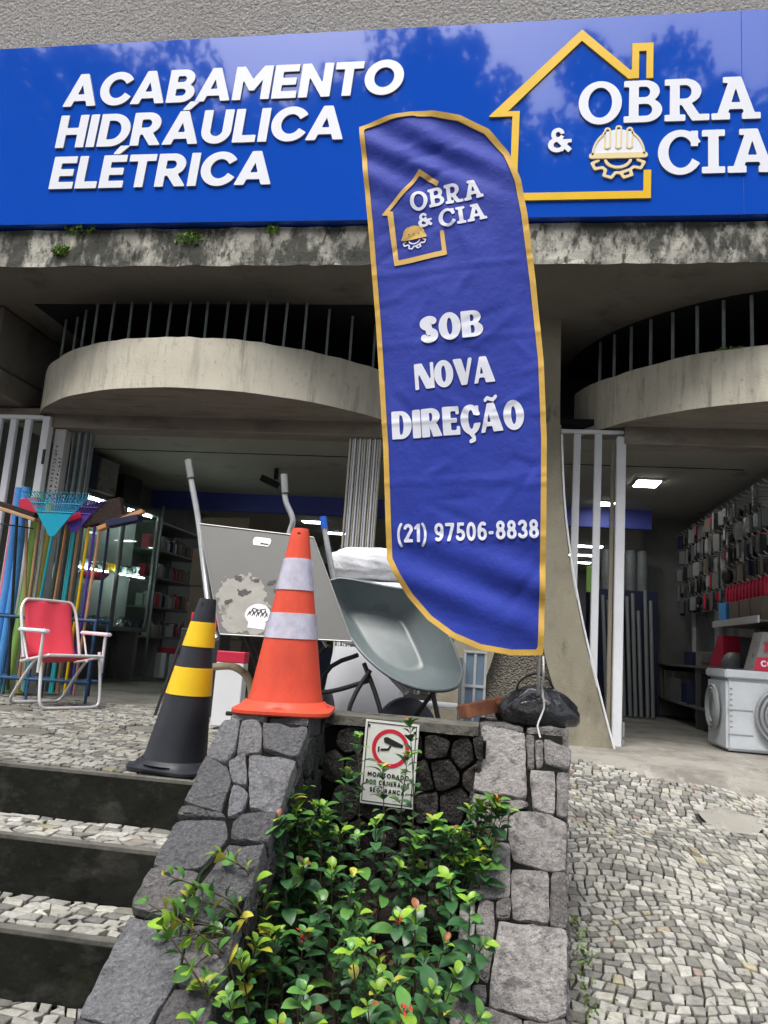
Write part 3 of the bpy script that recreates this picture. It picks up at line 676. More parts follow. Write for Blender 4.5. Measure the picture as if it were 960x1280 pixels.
# inside of the shops
obj('ceiling', MB().box(-6.2, 9, 6.22, 17, 2.42, 2.44), m_ceil, bld)
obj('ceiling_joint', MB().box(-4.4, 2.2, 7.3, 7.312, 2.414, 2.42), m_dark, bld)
obj('inner_wall', MB().box(-4.75, -4.6, 6.22, 17, -.01, 2.42), m_inner, bld)
obj('inner_wall', MB().box(-.5, .36, 6.12, 6.3, -.01, 2.42), m_inner, bld)
obj('inner_wall', MB().box(2.44, 2.6, 5.9, 10.4, -.01, 2.42), m_inner, bld)
obj('inner_wall', MB().box(1.80, 2.6, 10.0, 10.2, -.01, 2.42), m_inner, bld)
obj('inner_wall', MB().box(-4.6, 2.6, 16.5, 16.7, -.01, 2.42), m_inner, bld)
obj('inner_wall', MB().box(2.6, 2.75, 10.0, 16.7, -.01, 2.42), m_inner, bld)
obj('blue_fascia', MB().box(-4.6, -.6, 9.5, 9.6, 2.19, 2.42), m_blue_band, bld)
obj('blue_fascia', MB().box(.3, 1.80, 9.5, 9.6, 2.19, 2.42), m_blue_band, bld)
obj('front_wall', MB().box(2.62, 9, 6.3, 6.5, -.05, 2.42), m_inner, bld)
obj('front_wall', MB().box(-9, -4.75, 6.3, 6.5, -.05, 2.45), m_inner, bld)
# weeds rooted in the concrete
def tuft(x, y, z, rx, rz, label, n=150):
    rg = random.Random(int(x*1000)+5); mb = MB()
    for i in range(n):
        a = rg.uniform(0, 6.28); rr = math.sqrt(rg.random()); cx = x+rx*rr*math.cos(a); cz = z+rz*rr*math.sin(a); cy = y-rg.uniform(0,.05)*(1.2-rr)
        d = Vector((rg.gauss(0,1), rg.gauss(-.4,1), rg.gauss(.3,1))).normalized(); s_ = d.cross(Vector((rg.random(),rg.random(),rg.random()))).normalized(); L = rg.uniform(.012,.026)
        p = Vector((cx,cy,cz)); mb.add([p-d*L, p+s_*L*.35, p+d*L, p-s_*L*.35], [(0,1,2,3)])
    return single('wall_fern', mb, m_tuft, label, 'plant', 'weeds growing on the ledge')
tuft(-3.23, YF, 3.545, .125, .075, 'largest green weed on the ledge edge under the sign left end')
tuft(-3.36, YF, 3.36, .07, .04, 'small green weed low on the ledge face, leftmost')
tuft(-2.36, YF, 3.44, .11, .06, 'flat green weed midway along the concrete ledge face')
tuft(-1.72, YF, 3.50, .06, .03, 'faint mossy weed on the ledge nearest the banner', 70)
tuft(1.62, 5.45, 2.82, .16, .022, 'low strip of green weeds on the right balcony rim', 120)

# ================================================================== SIGN
YS = 4.90
sg = thing('shop_sign', 'wide glossy blue shop sign with white raised letters and yellow house logo', 'sign', (-1, YS, 3.55))
obj('sign_board', MB().bbox(-4.9, 1.4895, YS, YS+.14, 3.545, 5.085, .002), m_sign, sg)
obj('sign_board', MB().bbox(1.4905, 4.4, YS, YS+.14, 3.545, 5.085, .002), m_sign, sg)
def on_sign(z0, H, dep=0):
    return lambda x, y, d: (x, YS-.013-dep+d, z0+y*H)
for s, xa, xb, z0, zt in (('ACABAMENTO', -3.49, -.832, 4.535, 4.805), ('HIDR\u00c1ULICA', -3.50, -1.24, 4.182, 4.448), ('EL\u00c9TRICA', -3.50, -1.748, 3.836, 4.096)):
    H = zt-z0; sh = .06
    text(SANS, s, xa, xb-sh*H, .025, .105, on_sign(z0, H), 0.0125, m_letter, sg, m_letter_side, shear=sh*H)
ksl = dict(st=.025, depth=.0125, mat=m_letter, parent=sg, sidemat=m_letter_side)
text(SLAB, 'OBRA', .412, 1.60, sp=.06, place=on_sign(4.238,.318), **ksl)
text(SLAB, 'CIA', .945, 1.70, sp=.07, place=on_sign(3.842,.318), **ksl)
text(SLAB, '&', .212, .372, sp=.0, place=on_sign(4.028,.18), **ksl)
hz = [(-.196,4.315),(-.205,4.322),(.42,4.985),(.752,4.645),(.765,4.648),(.765,4.853),(.907,4.853),(.907,4.575),(.862,4.575),(.862,4.79),(.812,4.79),(.812,4.578),(.742,4.576),(.42,4.895),(-.075,4.355),(.008,4.355),(.010,3.722),(.852,3.722),(.852,3.876),(.9,3.876),(.9,3.667),(-.038,3.667),(-.042,4.315)]
ho = obj('house_outline', MB().prism(hz, (0,YS-.013,0), (1,0,0), (0,0,1), (0,.0125,0)), m_gold, sg)
bm = bmesh.new(); bm.from_mesh(ho.data); bmesh.ops.triangulate(bm, faces=[f for f in bm.faces if len(f.verts) > 4]); bm.to_mesh(ho.data); bm.free()
# hard hat over a cog wheel
def emblem(parent, place, st, m_dome, m_line, m_cog, dep, m_rid=None):
    dome = csg([('+', f_uell(.5,.42,.44,.52)), ('+', f_box(.23,.42,.77,.9)), ('-', f_box(-1,-1,2,.42)), ('-', f_box(.23,.945,.77,2))])
    obj('hard_hat', relief(cells(dome, -.1, .3, 1.1, 1.1, st), place, dep), m_dome, parent)
    rim = csg([('+', f_stroke([(.05,.41),(.95,.41)], .055))])
    up1 = lambda x, y, d: place(x, y, d-.004 if dep else d)
    pl2 = (lambda x, y, d: (lambda p: (p[0], p[1]-.004, p[2]))(place(x, y, d)))
    obj('hat_brim', relief(cells(rim, -.1, .3, 1.1, .6, st), pl2, dep), m_line, parent)
    out = csg([('+', f_uell(.5,.42,.46,.54)), ('-', f_uell(.5,.415,.425,.505)), ('-', f_box(.28,.7,.72,2))])
    obj('hat_outline', relief(cells(out, -.1, .3, 1.1, 1.1, st), pl2, dep), m_line, parent)
    for cx, h in ((.31,.92),(.5,.96),(.69,.92)):
        rid = csg([('+', f_stroke([(cx,.60),(cx,h)], .058)), ('-', f_stroke([(cx,.61),(cx,h-.01)], .03))])
        obj('hat_ridge', relief(cells(rid, cx-.1, .5, cx+.1, 1.1, st), pl2, dep), m_rid or m_line, parent)
    pts = []
    for k in range(9):
        for da, r in ((-15,.34),(-9,.46),(9,.46),(15,.34)):
            a = R(-90+k*45+22.5+da); pts.append((.5+r*math.cos(a), .36+r*.86*math.sin(a)))
    pts = [p for p in pts]; pts.append(pts[0])
    cog = csg([('+', f_stroke(pts, .026)), ('+', f_stroke(arc(.5,.36,.22,.18,180,360), .026)), ('-', f_box(-1,.34,2,2))])
    obj('cog_wheel', relief(cells(cog, -.1, -.2, 1.1, .5, st), place, dep), m_cog, parent)
emblem(sg, lambda x, y, d: (.49+x*.385, YS-.012+d, 3.835+y*.375), .022, m_letter, m_cream, m_cream, .0115)

# ================================================================== BANNER
BO = [(-0.773,3.11),(-0.70,3.135),(-0.616,3.157),(-0.52,3.172),(-0.419,3.176),(-0.28,3.145),(-0.142,3.066),(-0.042,2.948),(0.021,2.795),(0.057,2.621),(0.105,2.299),(0.154,1.912),(0.18,1.54),(0.19,1.181),(0.197,0.835),(0.197,0.607),(0.071,0.598),(-0.064,0.612),(-0.186,0.655),(-0.294,0.724),(-0.387,0.818),(-0.445,0.902),(-0.487,0.975),(-0.539,1.481),(-0.62,2.099),(-0.691,2.592)]
YB = 3.35
_rc = random.Random(23)
CREASES = [(_rc.uniform(-.65,.15), _rc.uniform(.7,3.05), _rc.choice([.5,-.6,.3,-.3,1.0,-.9])+_rc.gauss(0,.2), _rc.uniform(.06,.2), _rc.choice([-1,1])*_rc.uniform(.0025,.006)) for _ in range(46)]
def bw(x, z):
    """cloth relief: slack folds from the top corner and across the hem, shallow packing creases"""
    t = max(0, min(1, (x+.75)/.9)); f = 0
    f += .014*math.sin(3.2*(x*1.2+z*.55)+.6)+.006*math.sin(9*(x-.35*z)+1)
    k = max(0, 1-abs(z-2.95)/.35); u = (x+.76)*.55+(z-3.1)
    f += .012*k*math.sin(34*u)*max(0, 1-max(0,x+.2)*2)
    k = max(0, 1-abs(z-.86)/.30); u = (x-.2)*.38+(z-.75)
    f += .014*k*math.sin(30*u+.5)
    f += .004*math.sin(24*x+7*z)*math.sin(5*z)
    for cx_, cz_, ca_, cl_, am_ in CREASES:
        u = (x-cx_)*math.cos(ca_)+(z-cz_)*math.sin(ca_); v = -(x-cx_)*math.sin(ca_)+(z-cz_)*math.cos(ca_)
        if abs(u) < cl_ and abs(v) < .06: f += am_*math.exp(-(v/.016)**2)*(1-(u/cl_)**2)
    for zc in (1.06,1.34,1.62,2.0,2.36):
        d = (z-zc-.10*(x+.3))/.012; f -= .0032*math.exp(-d*d)
    return f
ban = thing('feather_banner', 'tall navy blue feather banner with gold trim reading SOB NOVA DIRECAO', 'banner', (.19, YB, .31))
bf = f_poly(BO)
def on_cloth(off): return lambda x, z, d: (x, YB+bw(x,z)-off+d, z)
sm = 60
obj('cloth', relief(cells(bf, -.82, .56, .25, 3.22, .016), on_cloth(0)), m_cloth, ban, smooth=180)
band = lambda x, y: np.maximum(bf(x,y)-.004, -(bf(x,y)+.020+.005*np.clip((y-1.9)/.8,0,1)*(x > -.5)))
tr = obj('gold_trim', relief(cells(band, -.82, .56, .25, 3.22, .011), lambda x, z, d: (x, YB+bw(x,z)-.006-.0012*math.sin(40*x+9*z)*math.sin(30*z)+d, z), .009), m_cloth_gold, ban, smooth=60)
def tilted(x0, z0, ang, sx, sy, off=.004):
    c, s = math.cos(R(ang)), math.sin(R(ang))
    def f(x, y, d):
        X = x0+sx*x*c-sy*y*s; Z = z0+sx*x*s+sy*y*c; return (X, YB+bw(X,Z)-off+d, Z)
    return f
def btext(font, s, p0, p1, H, sp, st=.05, ang=None, shadow=True):
    L = math.dist(p0, p1); a = math.degrees(math.atan2(p1[1]-p0[1], p1[0]-p0[0])) if ang is None else ang
    if shadow: text(font, s, 0, L/H, st, sp, tilted(p0[0]+.0022, p0[1]-.0018, a, H, H, .0022), None, m_print_navy, ban, name='letter_shadow')
    text(font, s, 0, L/H, st, sp, tilted(p0[0], p0[1], a, H, H, .0045), None, m_print, ban)
btext(FAT, 'SOB', (-.402,1.984), (-.114,2.022), .128, .04)
btext(FAT, 'NOVA', (-.412,1.760), (-.052,1.806), .124, .02)
btext(FAT, 'DIRE\u00c7\u00c3O', (-.503,1.522), (.088,1.588), .132, .05)
btext(NUM, '(21) 97506-8838', (-.452,1.052), (.166,1.100), .082, .09, .07, shadow=False)
btext(SLAB, 'OBRA', (-.488,2.652), (-.146,2.712), .098, .06, .06, shadow=False)
btext(SLAB, 'CIA', (-.345,2.560), (-.124,2.600), .088, .07, .06, shadow=False)
btext(SLAB, '&', (-.446,2.568), (-.380,2.580), .070, 0, .07, shadow=False)
def bpoly(P, mat, name, off=.0045): obj(name, relief(cells(f_poly(P), min(p[0] for p in P)-.01, min(p[1] for p in P)-.01, max(p[0] for p in P)+.01, max(p[1] for p in P)+.01, .006), lambda x, z, d: (x, YB+bw(x,z)-off+d, z)), mat, ban)
bpoly([(-.632,2.632),(-.462,2.868),(-.362,2.798),(-.372,2.778),(-.46,2.838),(-.595,2.652),(-.577,2.655),(-.535,2.405),(-.328,2.445),(-.345,2.546),(-.326,2.549),(-.303,2.423),(-.552,2.376),(-.602,2.632)], m_print_gold, 'house_outline')
ec, es = math.cos(R(9)), math.sin(R(9))
def em(x, y, d):
    X = -.520+.122*(x*ec)-.11*y*es*.9; Z = 2.456+.122*x*es+.122*y*ec; return (X, YB+bw(X,Z)-.0045, Z)
emblem(ban, em, .04, m_print_gold, m_print_gold, m_print, 0, m_print_navy)
# pole in the trim sleeve
pole = curve([(.198,.30),(.186,.60),(.178,1.18),(.168,1.55),(.142,1.91),(.092,2.30),(.044,2.62),(.008,2.785),(-.055,2.94),(-.152,3.055),(-.285,3.13),(-.42,3.16)], 40)
obj('pole', MB().tube([(x, YB+bw(x,max(z,.6))+.008+max(0,.6-z)*.75, z) for x, z in pole], [.0062-.003*i/40 for i in range(41)], 8), m_tube, ban, smooth=60)
# weight bag at its foot
rg = random.Random(3); bmsh = bmesh.new(); bmesh.ops.create_icosphere(bmsh, subdivisions=4, radius=1)
for v in bmsh.verts:
    p = v.co.copy(); a = math.atan2(p.y, p.x)
    wr = 1+.035*math.sin(9*a+3*p.z)+.045*math.sin(17*a-5*p.z)*max(0,p.z+.3)+.03*math.sin(11*p.x+7*p.y)
    z = p.z if p.z > -.45 else -.45-(p.z+.45)*.05
    v.co = (.20+p.x*.185*wr, 3.60+p.y*.13*wr, .302+(z+.46)*.118*(1-.30*abs(p.x)**2))
mb = MB(); bmsh.verts.index_update(); mb.add([v.co for v in bmsh.verts], [[v.index for v in f.verts] for f in bmsh.faces]); bmsh.free()
bag = thing('weight_bag', 'shiny black bin bag used as weight at the banner foot', 'bag', (.20, 3.60, .30))
obj('bag_body', mb, m_bag, bag, smooth=180)
obj('bag_handle', MB().tube(curve([(.10,3.60,.42),(.115,3.59,.48),(.18,3.585,.52),(.24,3.59,.50),(.27,3.60,.45),(.28,3.60,.42)], 20), .005, 6), m_blackm, bag, smooth=60)
single('string', MB().tube(curve([(.200,3.335,.60),(.204,3.335,.52),(.206,3.45,.475),(.212,3.46,.43),(.218,3.462,.385),(.205,3.452,.345),(.192,3.432,.31),(.196,3.418,.285),(.203,3.405,.262)], 30), .0042, 6), m_string, 'white knotted string hanging from the banner pole over the black bag', 'string', smooth=60)

# ================================================================== PLANTER OF ROUGH STONES
RW=[
 [(-0.04,3.451),(0.138,3.431),(0.144,3.208),(-0.062,3.224)],
 [(0.144,3.425),(0.179,3.425),(0.177,3.31),(0.152,3.308)],
 [(0.182,3.413),(0.215,3.416),(0.21,3.324),(0.187,3.314)],
 [(0.219,3.419),(0.329,3.389),(0.312,3.321),(0.223,3.333)],
 [(0.158,3.3),(0.257,3.305),(0.251,3.17),(0.169,3.178)],
 [(0.266,3.306),(0.317,3.302),(0.296,3.162),(0.257,3.173)],
 [(0.084,3.17),(0.23,3.169),(0.292,3.147),(0.281,3.011),(0.187,3.01),(0.099,3.025),(0.08,3.087)],
 [(-0.061,3.211),(0.002,3.203),(0.003,3.078),(-0.056,3.068)],
 [(0.009,3.198),(0.151,3.2),(0.151,3.182),(0.072,3.171),(0.071,3.081),(0.009,3.076)],
 [(-0.061,3.061),(0.083,3.073),(0.087,3.008),(0.086,2.927),(-0.058,2.909)],
 [(0.093,3.002),(0.221,3.002),(0.217,2.871),(0.096,2.876)],
 [(0.232,2.999),(0.283,3.007),(0.275,2.861),(0.222,2.868)],
 [(-0.021,2.908),(0.034,2.913),(0.037,2.821),(-0.02,2.816)],
 [(0.04,2.915),(0.089,2.924),(0.09,2.874),(0.042,2.869)],
 [(0.05,2.862),(0.274,2.857),(0.264,2.678),(0.202,2.658),(0.027,2.674),(0.046,2.816)],
 [(-0.023,2.812),(0.036,2.817),(0.022,2.723),(-0.022,2.727)],
 [(-0.026,2.717),(0.017,2.72),(0.02,2.677),(-0.026,2.681)],
 [(-0.087,2.687),(-0.031,2.677),(0.129,2.656),(0.129,2.59),(-0.087,2.57)],
 [(0.137,2.655),(0.205,2.655),(0.261,2.673),(0.257,2.601),(0.137,2.59)],
 [(-0.082,2.901),(-0.032,2.907),(-0.027,2.729),(-0.036,2.685),(-0.085,2.694)],
 [(-0.091,2.563),(0.078,2.579),(0.072,2.471),(-0.095,2.462)],
 [(0.087,2.58),(0.257,2.595),(0.249,2.501),(0.148,2.472),(0.081,2.472)],
 [(-0.099,2.455),(0.103,2.466),(0.085,2.336),(-0.113,2.317)],
 [(0.114,2.467),(0.246,2.493),(0.236,2.351),(0.097,2.337)],
]
LW=[
 [(-1.027,2.972),(-0.957,2.968),(-0.931,2.853),(-0.934,2.794),(-1.022,2.821)],
 [(-0.954,2.968),(-0.896,2.985),(-0.867,2.952),(-0.833,2.853),(-0.919,2.838)],
 [(-0.87,2.977),(-0.722,2.973),(-0.724,2.847),(-0.831,2.873)],
 [(-0.932,2.798),(-0.889,2.841),(-0.833,2.725),(-0.889,2.731)],
 [(-0.872,2.836),(-0.721,2.838),(-0.704,2.72),(-0.727,2.65),(-0.794,2.649)],
 [(-1.016,2.809),(-0.93,2.785),(-0.895,2.731),(-0.885,2.628),(-0.997,2.642)],
 [(-0.885,2.723),(-0.817,2.697),(-0.812,2.636),(-0.86,2.617)],
 [(-1.005,2.63),(-0.877,2.624),(-0.862,2.609),(-1.004,2.6)],
 [(-1.011,2.586),(-0.86,2.604),(-0.829,2.552),(-0.87,2.447),(-0.999,2.443)],
 [(-0.814,2.627),(-0.725,2.642),(-0.708,2.547),(-0.814,2.543),(-0.828,2.594)],
 [(-0.817,2.53),(-0.712,2.536),(-0.725,2.41),(-0.764,2.313),(-0.876,2.321),(-0.842,2.427)],
 [(-1.005,2.433),(-0.868,2.434),(-0.89,2.313),(-0.904,2.312),(-0.995,2.323)],
 [(-0.991,2.311),(-0.84,2.302),(-0.811,2.169),(-0.833,2.073),(-0.879,2.066),(-0.992,2.076)],
 [(-0.829,2.3),(-0.718,2.312),(-0.704,2.164),(-0.804,2.17)],
 [(-0.805,2.159),(-0.713,2.156),(-0.699,2.069),(-0.819,2.068)],
 [(-0.988,2.07),(-0.884,2.059),(-0.834,2.063),(-0.843,1.95),(-0.977,1.949)],
 [(-0.821,2.055),(-0.696,2.063),(-0.68,1.928),(-0.835,1.937)],
 [(-0.973,1.942),(-0.843,1.936),(-0.831,1.836),(-0.964,1.832)],
 [(-0.831,1.93),(-0.683,1.922),(-0.682,1.806),(-0.82,1.825)],
 [(-0.746,2.513),(-0.702,2.537),(-0.677,2.404),(-0.714,2.396)],
 [(-0.721,2.395),(-0.678,2.393),(-0.673,2.261),(-0.724,2.315)],
]
pl = thing('stone_planter', 'planter of dark irregular granite blocks with walls sloping down beside the steps', 'planter', (-.35, 2.8, -.95))
sR = math.sqrt(.5)
# body of the walls behind the stone faces
def wedge(x0, x1, prof, xs=0): 
    mb = MB(); n = len(prof)
    mb.loft([[(x0+xs*(3.45-y), y, z) for y, z in prof], [(x1+xs*(3.45-y), y, z) for y, z in prof]], cap0=True, cap1=True); return mb
obj('wall_core', wedge(-.045, .296, [(1.9,-1.244),(3.43,.272),(3.80,.272),(3.80,-1.27)], -.04), m_mortar, pl)
obj('wall_core', wedge(-1.012, -.705, [(1.0,-1.225),(2.985,.272),(3.50,.272),(3.50,-1.25)], 0), m_mortar, pl)
obj('wall_core', MB().box(-.70, -.02, 3.30, 3.50, -1.1, .235), m_mortar, pl)
def cols_d(rg): v = rg.uniform(.13,.30); k = rg.uniform(-.05,.05); return (v*(1+k), v*.99, v*(1.02-k))
def cols_l(rg): v = rg.uniform(.25,.44); return (v*1.03, v*.97, v*.93)
rg = random.Random(12)
nR = Vector((0,-1,1)).normalized()
for i, P in enumerate(RW):      # outline given as world x,y on the 45 degree slope
    fr = ((0,3.45,.3-.03), (1,0,0), (0,sR,sR), nR)
    P2 = [(x, (y-3.45)/sR) for x, y in P]
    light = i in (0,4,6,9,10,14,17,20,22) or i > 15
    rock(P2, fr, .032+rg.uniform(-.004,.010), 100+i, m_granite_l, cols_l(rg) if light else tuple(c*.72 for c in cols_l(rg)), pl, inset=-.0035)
cl = 1/math.sqrt(1+.75**2); nL = Vector((0,-.75,1)).normalized()
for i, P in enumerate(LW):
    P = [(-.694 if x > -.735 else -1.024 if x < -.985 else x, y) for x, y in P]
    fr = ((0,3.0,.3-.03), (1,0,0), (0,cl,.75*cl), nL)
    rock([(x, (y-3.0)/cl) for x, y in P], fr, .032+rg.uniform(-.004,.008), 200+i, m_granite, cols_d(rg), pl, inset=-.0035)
# flat tops of the walls
for i, (x0, x1, y0, y1) in enumerate(((-1.02,-.87,2.99,3.24),(-.865,-.70,3.0,3.26),(-1.02,-.80,3.245,3.5),(-.795,-.70,3.265,3.5),(-.06,.14,3.47,3.66),(.145,.33,3.44,3.6),(-.06,.10,3.665,3.8),(.105,.33,3.605,3.8))):
    rock([(x0,y0),(x1,y0),(x1,y1),(x0,y1)], ((0,0,.27),(1,0,0),(0,1,0),(0,0,1)), .026, 300+i, m_granite if i < 4 else m_granite_l, cols_d(rg) if i < 4 else tuple(c*.7 for c in cols_l(rg)), pl, inset=.004)
cp = [(x, 3.255+rnd.uniform(-.008,.008)) for x in np.arange(-.695,-.05,.04)]
obj('coping', MB().prism(cp+[(-.055,3.5),(-.695,3.5)], (0,0,.262), (1,0,0), (0,1,0), (0,0,.036)), m_coping, pl)
# dark stones of the rear wall, of the two inner faces and of the outer side
for c, P in vor_cells(6, 6, .3, 77):
    Q = [(-.71+u*.118, -.46+v*.121) for u, v in P]; Q = [(min(max(x,-.70),-.03), min(z,.262)) for x, z in Q]
    if max(p[1] for p in Q)-min(p[1] for p in Q) < .03 or max(p[0] for p in Q)-min(p[0] for p in Q) < .03: continue
    v = rg.uniform(.028,.065)*(1 if rg.random() > .2 else 1.3); rock(Q, ((0,3.285,0),(1,0,0),(0,0,1),(0,-1,0)), .015+rg.uniform(0,.02), 400+int(c[0]*31+c[1]*7), m_granite, (v*1.05, v*.97, v*.9), pl, inset=.006, rough=.014)
for sx, xx in ((1,-.70),(-1,-.06)):
    for c, P in vor_cells(9, 6, .25, 79+sx):
        Q = [(1.95+u*.15, -.75+v*.17) for u, v in P]; my = sum(p[0] for p in Q)/len(Q)
        lim = lambda y: (.23-.75*max(0,3.0-y) if sx == 1 else .21-max(0,3.45-y))
        Q = [(min(y,3.27), min(z, lim(y))) for y, z in Q]
        if max(p[1] for p in Q)-min(p[1] for p in Q) < .04 or max(p[0] for p in Q)-min(p[0] for p in Q) < .04: continue
        v = rg.uniform(.05,.09); rock(Q, ((xx,0,0),(0,1,0),(0,0,1),(sx,0,0)), .012, 500+int(c[0]*31+c[1]*7), m_granite, (v, v*.98, v*.96), pl, inset=.006)
for c, P in vor_cells(12, 9, .25, 91):
    Q = [(2.0+u*.15, -.95+v*.14) for u, v in P]; Q = [(min(y,3.79), min(z, .25-max(0,3.43-y))) for y, z in Q]
    if max(p[1] for p in Q)-min(p[1] for p in Q) < .04 or max(p[0] for p in Q)-min(p[0] for p in Q) < .04: continue
    v = rg.uniform(.16,.28); rock(Q, ((.158,0,0),(.04,1,0),(0,0,1),(1,-.04,0)), .010, 700+int(c[0]*31+c[1]*7), m_granite_l, (v, v*.97, v*.94), pl, inset=.005)
soil = MB(); rows = []
for i in range(20):
    y = 1.5+1.79*i/19; rows.append([(-.705+.66*k/14, y, -.34-.42*(3.29-y)+rnd.uniform(-.02,.02)) for k in range(15)])
soil.loft(rows, close=False); obj('soil', soil, m_soil, pl, smooth=180)

# ------------------------------------------------------------------ notice on the rear wall
nt_ = thing('warning_notice', 'white warning notice with a red ring and surveillance camera on the planter wall', 'sign', (-.404, 3.235, -.04))
def npl(u, v, y=3.235): return (-.515+.222*u-.006*(1-v)+0*u, y, -.036+.330*v-.006*u)
def nbox(u0, v0, u1, v1, y, dep): 
    a = [npl(u0,v0,y), npl(u1,v0,y), npl(u1,v1,y), npl(u0,v1,y)]
    return MB().loft([a, [(p[0], p[1]+dep, p[2]) for p in a]], cap0=True, cap1=True)
obj('plate', nbox(0,0,1,1,3.235,.008), m_signwhite, nt_)
def nfield(fn, x0, y0, x1, y1, st, y, mat, nm): obj(nm, relief(cells(csg(fn), x0, y0, x1, y1, st), lambda x, v, d: npl(x, v, y)), mat, nt_)
nfield([('+', f_box(.04,.025,.96,.975)), ('-', f_box(.055,.036,.945,.964))], 0, 0, 1, 1, .0035, 3.2335, m_signblk, 'border_line')
nfield([('+', f_ell(.5,.68,.345,.232)), ('-', f_ell(.5,.68,.275,.185))], 0, .3, 1, 1, .012, 3.2332, m_signred, 'red_ring')
nfield([('+', f_poly([(.36,.80),(.43,.815),(.74,.735),(.72,.70),(.54,.71),(.38,.745)]))], .3, .65, .8, .85, .008, 3.2330, m_signblk, 'camera_symbol')
nfield([('+', f_stroke([(.50,.71),(.46,.665),(.33,.655)], .014)), ('+', f_box(.27,.625,.30,.69))], .2, .6, .6, .75, .006, 3.2331, m_signblk, 'camera_symbol')
for s, v0, x0, x1 in (('MONITORADO', .325, .12, .88), ('POR C\u00c2MERA DE', .235, .10, .90), ('SEGURAN\u00c7A', .145, .18, .82)):
    text(SANS, s, x0, x1, .14, .25, lambda x, y, d, v0=v0: npl(x, v0+y*.055, 3.2331), None, m_signblk, nt_)
for u, v in ((.07,.93),(.93,.90)):
    p = npl(u, v, 3.233); obj('screw', MB().lathe([(0,.003),(.005,.002),(.006,0)], 10, p, (0,-1,0)), m_blackm, nt_)

# ================================================================== SHRUBS
TIPS= [(-0.522,3.1,0.233),(-0.315,3.05,0.313),(-0.402,3,0.142),(-0.757,2.95,0.045),(-0.624,2.9,-0.005),(-0.835,2.65,-0.009),(-0.78,2.8,0.027),(0.032,2.95,0.077),(-0.031,2.98,0.052),(-0.104,2.9,-0.049),(-0.023,2.9,-0.081),(-0.045,2.6,-0.175),(-0.924,2.3,-0.188),(-0.884,2.25,-0.275),(-0.846,2.3,-0.223),(-0.808,2.4,-0.137),(-0.5,2.65,-0.142),(-0.419,2.6,-0.137),(-0.25,2.45,-0.202),(-0.107,2.4,-0.234),(-0.211,2.6,-0.221),(-0.681,2.5,-0.197),(-0.522,2.4,-0.261),(-0.531,2.2,-0.296),(-0.665,2.25,-0.29),(-0.713,2.15,-0.319),(-0.36,2.3,-0.251),(-0.231,2.2,-0.278),(-0.361,2.1,-0.293),(-0.567,2.1,-0.338),(-0.25,2.9,-0.091),(-0.186,2.95,-0.027),(-0.399,2.9,-0.038),(-0.519,2.85,-0.067),(-0.607,2.7,-0.146),(-0.709,2.7,-0.105),(-0.367,2.45,-0.193),(-0.501,2.5,-0.201),(-0.723,2.4,-0.218),(-0.644,2.1,-0.32),(-0.455,2.15,-0.306),(-0.278,2.1,-0.301),(-0.125,2.2,-0.284),(-0.068,2.3,-0.277),(-0.123,2.75,-0.158),(-0.291,2.8,-0.151),(-0.161,2.35,-0.265),(-0.026,3,-0.05),(-0.549,3.1,0.085),(-0.667,2.85,-0.054),(-0.33,2.4,-0.261),(-0.426,2.3,-0.279),(-0.595,2.4,-0.259),(-0.651,2.35,-0.282),(-0.186,2.1,-0.299),(-0.488,2.05,-0.353),(-0.706,2.05,-0.363)]
TIPS = [(max(t[0], -.70) if t[1] > 2.46 else t[0], t[1], t[2]) for t in TIPS]+[(-.93,2.20,-.22),(-.84,2.10,-.27)]
def leaf_mesh(L, Wd, curl, fold, mat, nm):
    mb = MB(); n = 8
    prof = [0.0,.34,.66,.88,.99,1.0,.88,.58,.0]
    mid = []; le = []; ri = []
    for i in range(n+1):
        t = i/n; x = L*t; z = -curl*L*t*t+.06*L*math.sin(t*3.1)
        h = Wd*.5*prof[i]; mid.append((x,0,z)); le.append((x,h,z+fold*h)); ri.append((x,-h,z+fold*h))
    v = [mid[0]]; 
    for i in range(1, n): v += [le[i], mid[i], ri[i]]
    v.append(mid[n]); f = [(0,2,1),(0,3,2)]
    for i in range(n-2):
        a = 1+3*i; f += [(a,a+1,a+4,a+3),(a+1,a+2,a+5,a+4)]
    a = 1+3*(n-2); e = len(v)-1; f += [(a,a+1,e),(a+1,a+2,e)]
    mb.add(v, f); return mesh(mb, nm, mat, 180)
LM = [[leaf_mesh(.055*s, .034*s, c, fo, m, 'leaf') for s, c, fo in ((1,.25,.35),(1.12,.45,.2),(.85,.1,.5))] for m in m_leafs]
rg = random.Random(42)
groups = [('tall leafy shrub rising in front of the white notice', []), ('leafy shrub with bronze tips beside the left sloping wall', []), ('pale green leafy shrub spilling over the left wall at the bottom left', []), ('leafy shrub leaning on the right granite wall, red buds at its tips', []), ('low dense shrub at the bottom centre of the planter', []), ('leafy shrub at the bottom right of the planter with one orange leaf', [])]
for T in TIPS:
    x, y, z = T
    if y > 2.82 and x > -.6 and x < -.22: k = 0
    elif y > 2.62 and x <= -.22: k = 1
    elif x < -.6: k = 2
    elif y > 2.55: k = 3
    elif x < -.3: k = 4
    else: k = 5
    groups[k][1].append(T)
def zsoil(y): return -.34-.42*(3.29-y)
